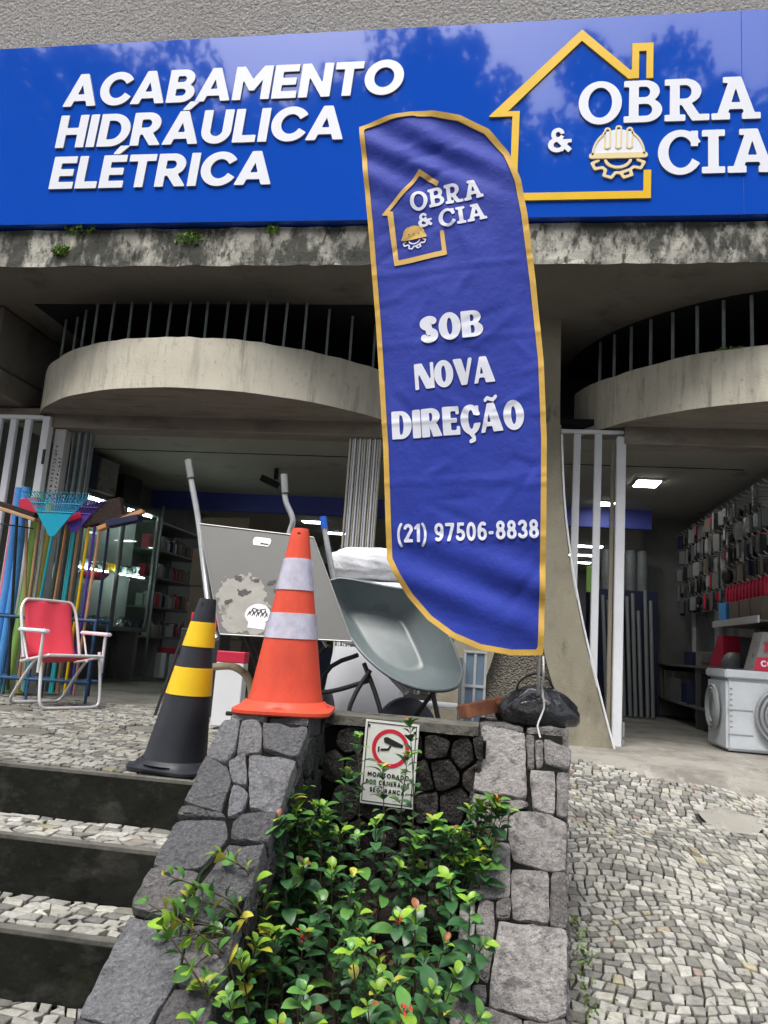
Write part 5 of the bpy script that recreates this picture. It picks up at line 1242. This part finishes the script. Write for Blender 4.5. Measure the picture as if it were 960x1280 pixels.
broom('broom', 'black-handled broom with a flat grey-brown head at the left of the rack', (-3.785,5.52,1.40), (-3.79,5.74,.05), m_blackm, headA)
def headB(t, p): rotbox(t, p+Vector((.17,-.01,.055)), .38, .055, .034, -24, m_wood_o, 'head'); rotbox(t, p+Vector((.165,0,.075)), .34, .05, .03, -24, m_brist, 'bristles')
broom('broom', 'broom with a long tilted orange-wood head, right end of the rack', (-3.06,5.50,1.35), (-3.235,5.75,.05), m_wood, headB)
def headC(t, p): rotbox(t, p+Vector((.10,.0,.10)), .34, .06, .17, -16, m_brist, 'bristles')
broom('broom', 'yellow-handled broom with dark brown bristles behind the orange head', (-3.20,5.58,1.37), (-3.325,5.77,.05), m_yellow, headC)
def headD(t, p): rotbox(t, p+Vector((.12,.0,.03)), .26, .09, .05, -14, m_navy, 'head')
broom('broom', 'navy-handled broom with a dark navy head, rightmost in the rack', (-2.99,5.5,1.37), (-3.12,5.76,.05), m_navy, headD)
def headE(t, p): rotbox(t, p+Vector((.0,.02,.12)), .16, .07, .13, -10, m_redp, 'head')
broom('broom', 'red-headed broom left of the cyan rake', (-3.75,5.60,1.38), (-3.70,5.8,.05), m_wood, headE)
def headF(t, p): rotbox(t, p+Vector((.0,-.03,.03)), .17, .07, .05, -18, m_redp, 'head')
broom('broom', 'teal-handled broom with a small red head right of the cyan rake', (-3.33,5.58,1.38), (-3.455,5.78,.05), m_teal, headF)
for i, (x, x2, m_, nm) in enumerate(((-3.63,-3.74,m_wood,'pale wooden'),(-3.575,-3.70,m_pvc,'light grey'),(-3.39,-3.55,m_wood_o,'orange-brown wooden'),(-3.285,-3.40,m_wood,'second tan wooden'),(-3.15,-3.28,m_purple,'thin purple'))):
    broom('broom_pole', nm+' tool handle standing in the rack', (x,5.58,1.36), (x2,5.79,.05), m_, cat='tool handle')
def noodle(top, bot, mat, lab):
    P = curve([bot, tuple((Vector(bot)+Vector(top))/2+Vector((.02,0,0))), top], 12)
    single('pool_noodle', MB().tube(P, .034, 14), mat, lab, 'pool noodle', 'foam noodles leaning by the gate', 60)
noodle((-3.895,5.66,1.66), (-4.03,5.85,.02), m_noodle_b, 'left one of two blue foam noodles')
noodle((-3.825,5.64,1.665), (-3.96,5.85,.02), m_noodle_b, 'right one of two blue foam noodles')
noodle((-3.955,5.74,1.64), (-4.10,5.9,.02), m_noodle_p, 'pink foam noodle at the left picture edge')
noodle((-3.755,5.72,1.62), (-3.90,5.88,.02), m_noodle_g, 'bright green foam noodle right of the blue ones')
noodle((-3.67,5.76,1.55), (-3.80,5.9,.02), m_noodle_y, 'olive green foam noodle behind the red broom head')
single('cord', MB().tube(curve([(-4.2,5.6,1.36),(-4.0,5.57,1.345),(-3.8,5.57,1.33),(-3.68,5.6,1.32)],16), .006, 6), m_navy, 'thin dark cord tied round the foam noodles', 'cord')

# ================================================================== LEFT SHOP
cb = thing('glass_cabinet', 'grey-green glass display cabinet with lit strips in the left shop', 'cabinet', (-4.2, 8.0, 0), (0,0,R(-8.5)))
# local: face toward +x, length along y
L2, x0, x1 = .70, -.30, .02
def cbx(nm, a, mat, par=cb, b=.004): return obj(nm, MB().bbox(*a, b), mat, par, None, True)
cbx('base_board', (x0,x1,-L2,L2,.55,.60), m_cab); cbx('top_board', (x0,x1,-L2,L2,1.93,1.98), m_cab); cbx('back_panel', (x0-.02,x0,-L2,L2,.55,1.98), m_pvc)
for y in (-L2,-.01,L2-.045): cbx('frame_post', (x1-.02,x1+.012,y,y+.045,.60,1.93), m_cab)
for y in (-L2,L2-.01): cbx('end_pane', (x0,x1-.02,y,y+.006,.60,1.93), m_glass)
for y in (-L2+.05,.04): cbx('front_pane', (x1-.012,x1-.006,y,y+.60,.61,1.92), m_glass)
cbx('shelf', (x0+.02,x1-.03,-L2+.02,L2-.02,1.19,1.20), m_glass)
for z in (1.905,1.175):
    for y in (-.62,.06): cbx('led_strip', (x1-.05,x1-.035,y,y+.52,z,z+.012), m_led, b=.002)
for y in (-.5,.55):
    obj('leg', MB().loft([[(x0+.04,y-.03,.55),(x1-.02,y-.03,.55),(x1-.02,y+.03,.55),(x0+.04,y+.03,.55)], [(x0+.08,y-.03+.04,.0),(x1-.06,y-.03+.04,.0),(x1-.06,y+.03+.04,.0),(x0+.08,y+.03+.04,.0)]], cap0=True, cap1=True), m_shelf, cb, None, True)
cbm = Matrix.Translation((-4.2,8.0,0))@Matrix.Rotation(R(-8.5),4,'Z')
rg = random.Random(17)
kinds = [m_tube, m_blackm, m_shelf, m_white_plastic, m_gold, m_cab]
fit_me = {}
def fitting(m_, k):
    key = (m_.name, k)
    if key not in fit_me:
        mb = MB()
        if k == 0: mb.lathe([(.0,0),(.022,0),(.022,.015),(.012,.02),(.012,.05),(.02,.055),(.02,.075),(0,.075)], 12)
        elif k == 1: mb.lathe([(0,0),(.03,0),(.032,.02),(.02,.03),(.01,.06),(.014,.065),(0,.07)], 12); mb.tube([(0,0,.05),(.03,0,.06),(.045,0,.04)], .007, 6)
        else: mb.bbox(-.025,.025,-.03,.03,0,.06,.006)
        fit_me[key] = mesh(mb, 'small_fitting', m_, 50)
    return fit_me[key]
for z, lab, n in ((.601,'small metal fitting on the cabinet floor behind glass',46),(1.202,'small metal fitting on the glass shelf of the cabinet',46)):
    for i in range(n):
        p = cbm@Vector((rg.uniform(x0+.06,x1-.08), -L2+.07+(2*L2-.14)*(i+rg.random()*.6)/n, z))
        o = bpy.data.objects.new('small_fitting', fitting(rg.choice(kinds), rg.randrange(3))); o.location = p; o.rotation_euler = (0,0,rg.uniform(0,6)); k = rg.uniform(.9,1.5); o.scale = (k,k,k); COL.objects.link(o)
        tag(o, lab, 'fitting', lab.replace('small metal fitting','fittings'))
pz = cbm@Vector((-.12,-.2,0)); mb = MB().lathe([(0,0),(.10,.0),(.15,.05),(.16,.07),(.155,.07),(.1,.01),(0,.008)], 24, (pz.x,pz.y,1.085)); single('red_basin', mb, m_redp, 'shallow red basin behind the cabinet glass', 'basin', None, 50)
def carton(nm, c, s, yaw, mat, lab, cat='box', group=None):
    mb = MB().bbox(-s[0]/2,s[0]/2,-s[1]/2,s[1]/2,0,s[2],.004); o = single(nm, mb, mat, lab, cat, group); o.location = c; o.rotation_euler = (0,0,R(yaw)); return o
carton('carton', (-4.33,7.55,1.982), (.34,.30,.36), -8, m_greycard, 'grey printed carton on top of the glass cabinet', 'carton')
carton('carton', (-4.36,7.22,1.982), (.30,.30,.36), -8, m_navycard, 'navy carton at the front end of the cabinet top', 'carton')
carton('black_case', (-4.28,8.05,1.982), (.30,.32,.30), -8, m_blackm, 'black case with white rim on the cabinet top, rearmost', 'case')
sh = thing('shelf_unit', 'open metal shelf unit with cans and bottles behind the glass cabinet', 'shelf', (-4.35, 9.5, 0))
for z in (.50,.86,1.22,1.56,1.90): obj('shelf_board', MB().bbox(-4.58,-4.12,8.85,10.25,z-.012,z+.012,.003), m_shelf, sh)
for y in (8.86,10.24):
    for x in (-4.57,-4.13): obj('upright', MB().box(x-.012,x+.012,y-.012,y+.012,0,2.1), m_shelf, sh)
can_me = []; CC = ['white ','white ','grey ','grey ','blue ','blue ','red ','red ','silver ','silver ','clear ','clear ','brown ','brown ','green ','green ']
for m_ in (m_dull, m_shelf, m_navy, m_redp, m_tube, m_clear, m_card, m_cab):
    can_me.append(mesh(MB().lathe([(0,0),(.04,0),(.042,.005),(.042,.11),(.03,.125),(.014,.135),(.014,.16),(0,.16)], 14), 'bottle', m_, 50)); can_me.append(mesh(MB().bbox(-.045,.045,-.05,.05,0,.15,.004), 'packet', m_))
def stock(nm, me, p, lab, cat, grp, yaw=0, k=1):
    o = bpy.data.objects.new(nm, me); o.location = p; o.rotation_euler = (0,0,yaw); o.scale = (k,k,k); COL.objects.link(o); return tag(o, lab, cat, grp)
for z, lv in ((.513,'lowest board'),(.873,'second board from below'),(1.233,'third board from below'),(1.573,'fourth board from below')):
    for i in range(13):
        for x in (-4.19, -4.32):
            me = rg.choice(can_me); stock(me.name.split('.')[0], me, (x+rg.uniform(-.01,.01), 8.93+.1*i, z), CC[can_me.index(me)]+me.name.split('.')[0]+' among the goods on the shelf unit, '+lv, 'goods', 'goods on the shelf unit '+lv, rg.uniform(-.2,.2), rg.uniform(.85,1.25))
for i in range(4): carton('white_box', (-4.10+.16*i, 9.3+.04*i, .012), (.13,.2,.30), 6, m_white_plastic, 'white box with red top on the floor below the shelves, number %s from the left'%('first','second','third','fourth')[i], 'box', 'white boxes on the shop floor')
carton('red_tray', (-3.86,9.36,.32), (.60,.24,.06), 6, m_redp, 'red tray lying across the white boxes on the floor', 'tray')
carton('carton', (-2.95,8.2,1.52), (.60,.4,.34), -12, m_card, 'brown cardboard box on a tall pile behind the hand cart', 'carton')
carton('carton', (-3.0,8.25,1.10), (.66,.44,.41), -8, m_card, 'second brown cardboard box of the pile behind the hand cart', 'carton')
carton('carton', (-2.98,8.25,.55), (.66,.46,.54), -10, m_card, 'third brown cardboard box of the pile behind the hand cart', 'carton')
carton('carton', (-2.98,8.25,0), (.68,.48,.54), -6, m_card, 'lowest brown cardboard box of the pile behind the hand cart', 'carton')
carton('red_door_leaf', (-2.45,8.6,1.2), (.5,.08,.60), -10, m_redp, 'dark red panel behind the hand cart handle', 'panel')
for i, (x, y) in enumerate(((-2.30,9.05),(-2.06,9.0),(-1.84,9.05),(-1.62,9.0))):
    mb = MB().lathe([(0,0),(.085,0),(.09,.02),(.09,.2),(.05,.25),(.03,.26),(.03,.29),(0,.29)], 20, (x,y,1.50)); single('jug', mb, m_clear, 'clear plastic jug on the dark counter, %s from the left'%('first','second','third','fourth')[i], 'jug', 'plastic jugs', 50)
carton('counter', (-1.95,9.05,0), (1.1,.4,1.5), 0, m_navycard, 'dark navy counter at the back of the left shop', 'counter')
for i in range(3): carton('blue_crate', (-2.2+.28*i,8.8,1.0), (.24,.12,.3), 0, m_blue_grip, 'blue crate before the dark counter, %s from the left'%('first','second','third')[i], 'crate', 'blue crates')
# paint cans / notice leaflets near the cart
carton('leaflet_box', (-1.69,4.92,.02), (.18,.12,.40), 4, m_white_plastic, 'white leaflet box with orange top between the black and orange cones', 'box')
obj('orange_top', MB().bbox(-.092,.092,-.062,.062,.401,.47,.004), m_redp, bpy.data.objects['leaflet_box'], None, True)

carton('red_crate', (-2.15,5.6,.62), (.2,.2,.12), 4, m_redp, 'small red crate above the black cone tip', 'crate')
carton('dark_stool', (-2.15,5.6,0), (.3,.28,.62), 4, m_blackm, 'dark stool carrying the red crate', 'stool')
single('broom_pole', MB().tube([(-2.35,5.3,.0),(-2.28,5.5,.62)], .01, 6), m_blackm, 'thin black rod leaning on the dark stool', 'rod')
cmr = thing('ceiling_camera', 'black camera bracket hanging from the left shop ceiling', 'camera', (-2.45,7.95,2.3))
obj('bracket', MB().box(-2.47,-2.43,7.93,7.97,2.3,2.42), m_blackm, cmr); rotbox(cmr, (-2.50,7.9,2.26), .2, .1, .07, 22, m_blackm, 'camera_body')
def lamp(x, y, sx, sy, mat, lab, z=2.40):
    t = thing('ceiling_lamp', lab, 'lamp', (x,y,z)); obj('rim', MB().bbox(x-sx/2-.012,x+sx/2+.012,y-sy/2-.012,y+sy/2+.012,z,z+.02,.003), m_white_plastic, t); obj('diffuser', MB().box(x-sx/2,x+sx/2,y-sy/2,y+sy/2,z-.006,z-.001), mat, t)
lamp(1.455,7.95,.22,.30,m_lamp,'lit square ceiling lamp nearest in the right shop')
lamp(1.20,9.1,.2,.2,m_lampfar,'small lit ceiling lamp between the gate bars')
for i, (x, y) in enumerate(((1.415,12.7),(1.45,13.85),(1.49,14.95))): lamp(x, y, .45, .2, m_lampfar, ('nearest','middle','farthest')[i]+' of three lit ceiling lamps far back in the right shop')
for i, (x, y) in enumerate(((-2.86,11.5),(-2.73,12.6))): lamp(x, y, .35, .2, m_lampfar, ('nearer','farther')[i]+' of two lit ceiling lamps far back in the left shop')

# ================================================================== RIGHT SHOP
pw = thing('hook_wall', 'slatted display wall with rows of metal hooks in the right shop', 'display wall', (2.4, 8, 0))
obj('back_panel', MB().box(2.40,2.438,6.3,9.95,.05,2.35), m_shelf, pw)
for y in (6.34,7.6,8.9,9.9): obj('upright', MB().box(2.36,2.40,y-.02,y+.02,.0,2.35), m_alu, pw)
PC = ['clear ','grey ','black ','white ','green ','red ','navy ','brown ','black ','pale ']
hk_me = mesh(MB().tube([(0,0,0),(-.26,0,0),(-.285,0,.02)], .0045, 6), 'hook', m_tube)
packs = [mesh(MB().bbox(-.012,.012,-.045,.045,-.17,0,.004), 'hanging_pack', m_) for m_ in (m_clear, m_shelf, m_blackm, m_dull, m_cab, m_redp, m_navy, m_card)]+[mesh(MB().lathe([(.0,-.03),(.05,-.03),(.075,-.02),(.075,.02),(.05,.03),(0,.03)], 16, (0,0,-.09), (1,0,.1)), 'hanging_roll', m_) for m_ in (m_blackm, m_hose)]
for z, rn in ((2.14,'top'),(1.93,'second'),(1.73,'third'),(1.54,'fourth'),(1.36,'fifth')):
    y = 6.55
    while y < 9.85:
        o = bpy.data.objects.new('hook', hk_me); o.parent = pw; o.location = Vector((2.40,y,z))-pw.location; COL.objects.link(o)
        if z < 2.0 or y > 7.4:
            if z == 1.36 and y < 7.7: y += .15; continue
            for k in range(4):
                if rg.random() < .7:
                    me = rg.choice(packs[:5]*3+packs); nm = me.name.split('.')[0]
                    stock(nm, me, (2.35-.068*k+rg.uniform(-.015,.015), y+rg.uniform(-.02,.02), z-.004), PC[packs.index(me)]+nm.replace('_',' ')+' on the %s hook row of the display wall'%rn, 'hardware', 'goods hanging on the %s hook row'%rn, rg.uniform(-.8,.8), rg.uniform(.5,1.05))
        y += .15
red_me = mesh(MB().loft([[(-.13,-.02,-.17),(.13,-.02,-.17),(.13,.02,-.17),(-.13,.02,-.17)], [(-.13,-.035,-.06),(.13,-.035,-.06),(.13,.035,-.06),(-.13,.035,-.06)], [(-.12,-.006,0),(.12,-.006,0),(.12,.006,0),(-.12,.006,0)]], cap0=True, cap1=True), 'red_pack', m_redp)
for i in range(12): stock('red_pack', red_me, (2.26,6.60+.095*i,1.37), 'red pack in the row hanging above the shelf boxes, %s from the front'%ORD[i], 'pack', 'row of red packs', rg.uniform(-.1,.1))
sp = thing('wall_shelf', 'pale sloping wall shelf under the red packs in the right shop', 'shelf', (2.25, 7.2, .98))
obj('board', MB().bbox(2.04,2.40,6.45,7.75,.985,1.005,.003), m_shelf, sp); obj('front_lip', MB().bbox(2.03,2.045,6.45,7.75,.975,1.035,.003), m_alu, sp)
for i in range(3): carton('tan_box', (2.20,6.68+.30*i,1.007), (.22,.27,.19), 0, m_card, ('nearest','middle','farthest')[i]+' tan box on the shelf under the red packs', 'box', 'tan boxes')
carton('blue_white_box', (2.18,7.62,1.007), (.2,.16,.2), 8, m_noodle_b, 'blue and white box at the far end of the shelf', 'box')
s2 = thing('wall_shelf', 'long grey lower shelf unit along the right shop wall', 'shelf', (2.2, 8.2, 0))
for z in (.20,.60): obj('board', MB().bbox(1.98,2.40,6.45,9.95,z-.012,z+.012,.003), m_shelf, s2)
for y in (6.5,8.2,9.9): obj('bracket', MB().box(1.99,2.38,y-.012,y+.012,.0,.588), m_shelf, s2)
for i in range(9):
    carton('dim_parcel', (2.16+rg.uniform(-.03,.03), 6.95+.33*i, .213), (.26,.26,rg.uniform(.18,.33)), rg.uniform(-15,15), rg.choice([m_clear,m_shelf,m_blackm,m_navycard,m_dull]), 'dim wrapped parcel on the bottom shelf of the right shop', 'parcel', 'parcels on the bottom shelf')
pk = MB().loft([[(2.04,7.4,.613),(2.30,7.4,.613),(2.30,7.9,.613),(2.04,7.9,.613)],[(2.06,7.52,.90),(2.26,7.52,.90),(2.26,7.66,.90),(2.06,7.66,.90)]], cap0=True, cap1=True); single('red_bag', pk, m_redp, 'red and clear plastic bag standing on the lower shelf', 'bag')
single('clear_pouch', MB().lathe([(0,0),(.10,0),(.11,.06),(.06,.13),(0,.14)], 16, (2.10,7.32,.613)), m_clear, 'clear pouch before the red bag on the lower shelf', 'pouch', None, 60)
carton('dark_machine', (2.22,7.0,.613), (.24,.3,.26), 0, m_blackm, 'black machine on the lower shelf beside the red bag', 'machine')
carton('grey_carton', (2.14,8.3,.613), (.2,.22,.14), 0, m_greycard, 'small grey carton on the lower shelf, far from the red bag', 'carton')
carton('navy_box', (2.14,8.75,.613), (.2,.3,.14), 0, m_navycard, 'small navy box at the far end of the lower shelf', 'box')
fb = thing('foam_box', 'large white foam box with hose coils in front of the shelves', 'box', (2.1, 6.5, 0))
obj('tub', MB().bbox(1.742,2.42,6.27,6.80,.0,.53,.02,2), m_foam, fb); obj('lid', MB().bbox(1.730,2.43,6.255,6.815,.532,.60,.012,2), m_foam, fb)
for z in (.12,.30): obj('groove', MB().box(1.75,1.93,6.268,6.272,z-.006,z+.006), m_hose, fb)
for i in range(8): obj('slot', MB().box(1.765,1.785,6.267,6.273,.17+.04*i,.18+.04*i), m_hose, fb)
def ring(c, r, ax, mat, lab):
    mb = MB()
    for k, (rr, d) in enumerate(((r,.0),(r*.84,.004),(r*.68,.0))):
        P = []; q = Vector((0,0,1)).rotation_difference(Vector(ax))
        for i in range(41): a = 2*math.pi*i/40; P.append(Vector(c)+q@Vector((rr*math.cos(a), rr*math.sin(a), d)))
        mb.tube(P, r*.075, 6, cap=False)
    single('hose_coil', mb, mat, lab, 'hose', None, 60)
ring((2.16,6.235,.27), .215, (0,-1,0), m_hose, 'grey hose coil hanging on the front of the foam box')
ring((1.712,6.55,.30), .17, (-1,0,0), m_hose, 'clear hose coil on the left side of the foam box')
rb = thing('detergent_box', 'white and dark red carton standing on the foam box lid', 'box', (2.1,6.45,.602))
mb = MB().loft([[(1.95,6.30,.604),(2.40,6.30,.604),(2.40,6.55,.604),(1.95,6.55,.604)],[(2.03,6.34,.90),(2.40,6.34,.90),(2.40,6.55,.90),(2.03,6.55,.90)]], cap0=True, cap1=True); obj('carton_body', mb, m_greycard, rb)
obj('red_band', MB().prism([(-.055,0),(.35,0),(.35,.10),(-.022,.10)], (2.0,6.296,.606), (1,0,0), (0,.135,1), (0,-.003,0)), m_redp, rb)
obj('red_emblem', MB().prism([(.03,.14),(.09,.17),(.10,.24),(.16,.27),(.11,.28),(.04,.20)], (2.0,6.293,.606), (1,0,0), (0,.135,1), (0,-.003,0)), m_redp, rb)
text(SANS, 'CO', 2.0, 2.075, .12, .15, lambda x, y, d: (2.0+(x-2.0)*1.2, 6.291+.135*(.03+y*.045), .606+.03+y*.045), None, m_print, rb)
# pipes and stock behind the gate
for i in range(9):
    x = 1.22+.062*i+rg.uniform(-.01,.01)
    single('plastic_pipe', MB().tube([(x+.06,9.2,.0),(x+.02+.02*i*.3,9.46,1.15+rg.uniform(0,.3))], .022, 10), m_pvc, 'pale plastic pipe leaning in the bundle behind the gate, %s from the left'%ORD[i], 'pipe', 'bundle of plastic pipes', 60)
for i in range(4): single('wrapped_roll', MB().lathe([(0,0),(.07,0),(.07,.46),(.05,.5),(0,.5)], 16, (1.32+.14*i,9.75,1.45)), m_clear, 'wrapped clear roll standing above the pipes, %s from the left'%ORD[i], 'roll', 'wrapped rolls', 60)
carton('dark_cabinet', (1.5,9.8,0), (.8,.4,1.45), 0, m_navycard, 'dark cabinet behind the leaning pipes', 'cabinet')
carton('yellow_tag', (1.02,9.0,1.35), (.06,.02,.3), 10, m_noodle_g, 'yellow-green tag seen between gate bars', 'tag')
carton('grey_cupboard', (.75,9.6,.0), (.6,.2,1.3), 20, m_cab, 'grey panel low behind the gate bars', 'panel')

# ================================================================== TREES ACROSS THE STREET (mirrored in the sign)
def crown_mesh(seed, n=20000):
    rg = np.random.RandomState(seed); cl = []
    for k in range(38):
        d = rg.normal(size=3); d /= np.linalg.norm(d); cl.append((d*rg.uniform(.25,.95)*np.array([1,1,.9]), rg.uniform(.16,.34)))
    V = []; F = []
    for i in range(n):
        c, r = cl[rg.randint(len(cl))]; d = rg.normal(size=3); d /= np.linalg.norm(d); p = c+d*r*rg.uniform(.55,1.05)
        a = rg.normal(size=3); a /= np.linalg.norm(a); b = np.cross(a, rg.normal(size=3)); b /= np.linalg.norm(b); s = rg.uniform(.022,.045)
        k = len(V); V += [p-a*s, p+b*s*.6, p+a*s, p-b*s*.6]; F.append((k,k+1,k+2,k+3))
    me = bpy.data.meshes.new('crown'); me.from_pydata([tuple(v) for v in V], [], F); me.materials.append(m_crown); return me
cms = [crown_mesh(s) for s in (1,2)]
trk = mesh(MB().tube(curve([(0,0,0),(.15,.05,3),(-.05,.1,6.5),(.1,0,9)],12), [.34-.02*i for i in range(13)], 10), 'trunk', m_bark, 60)
lmb = MB()
for k in range(6):
    a = k*1.05; lmb.tube(curve([(0,0,5.5+.4*k),(1.2*math.cos(a),1.2*math.sin(a),8+.3*k),(2.4*math.cos(a),2.4*math.sin(a),10.5)],8), [.16-.014*i for i in range(9)], 6)
lim = mesh(lmb, 'limbs', m_bark, 60)
for i, (x, y, top, sc) in enumerate(((-19,-9,20.5,5.4),(-13.8,-9.5,18.8,4.4),(-8.2,-9,16.7,3.9),(-2.9,-9.4,17.6,3.5),(2.2,-9,16.2,3.6),(6.0,-9.5,16.3,3.2),(11.5,-9,17.5,4.6),(-18,-14,21,6.2),(-11,-14,19.5,5.8),(-5.5,-14.5,19.3,5.4),(-.2,-14,18.8,5.4),(5,-14,18.6,5.2),(10.5,-14.5,19,5.8))):
    t = thing('street_tree', ('tall street tree across the road mirrored in the blue sign, %s from the left' if i < 7 else 'tree in the rear row across the road, %s from the left')%('first','second','third','fourth','fifth','sixth','seventh')[i%7], 'tree', (x,y,-1.05), (0,0,i*1.3), 'trees across the road')
    k = top/17
    for nm, me, l, s in (('trunk',trk,(0,0,0),(1,1,k)),('limbs',lim,(0,0,0),(1,1,k)),('crown',cms[i%2],(0,0,top+1.05-sc*1.12),(sc,sc,sc*1.12))):
        o = bpy.data.objects.new(nm, me); o.parent = t; o.location = l; o.scale = s; COL.objects.link(o)
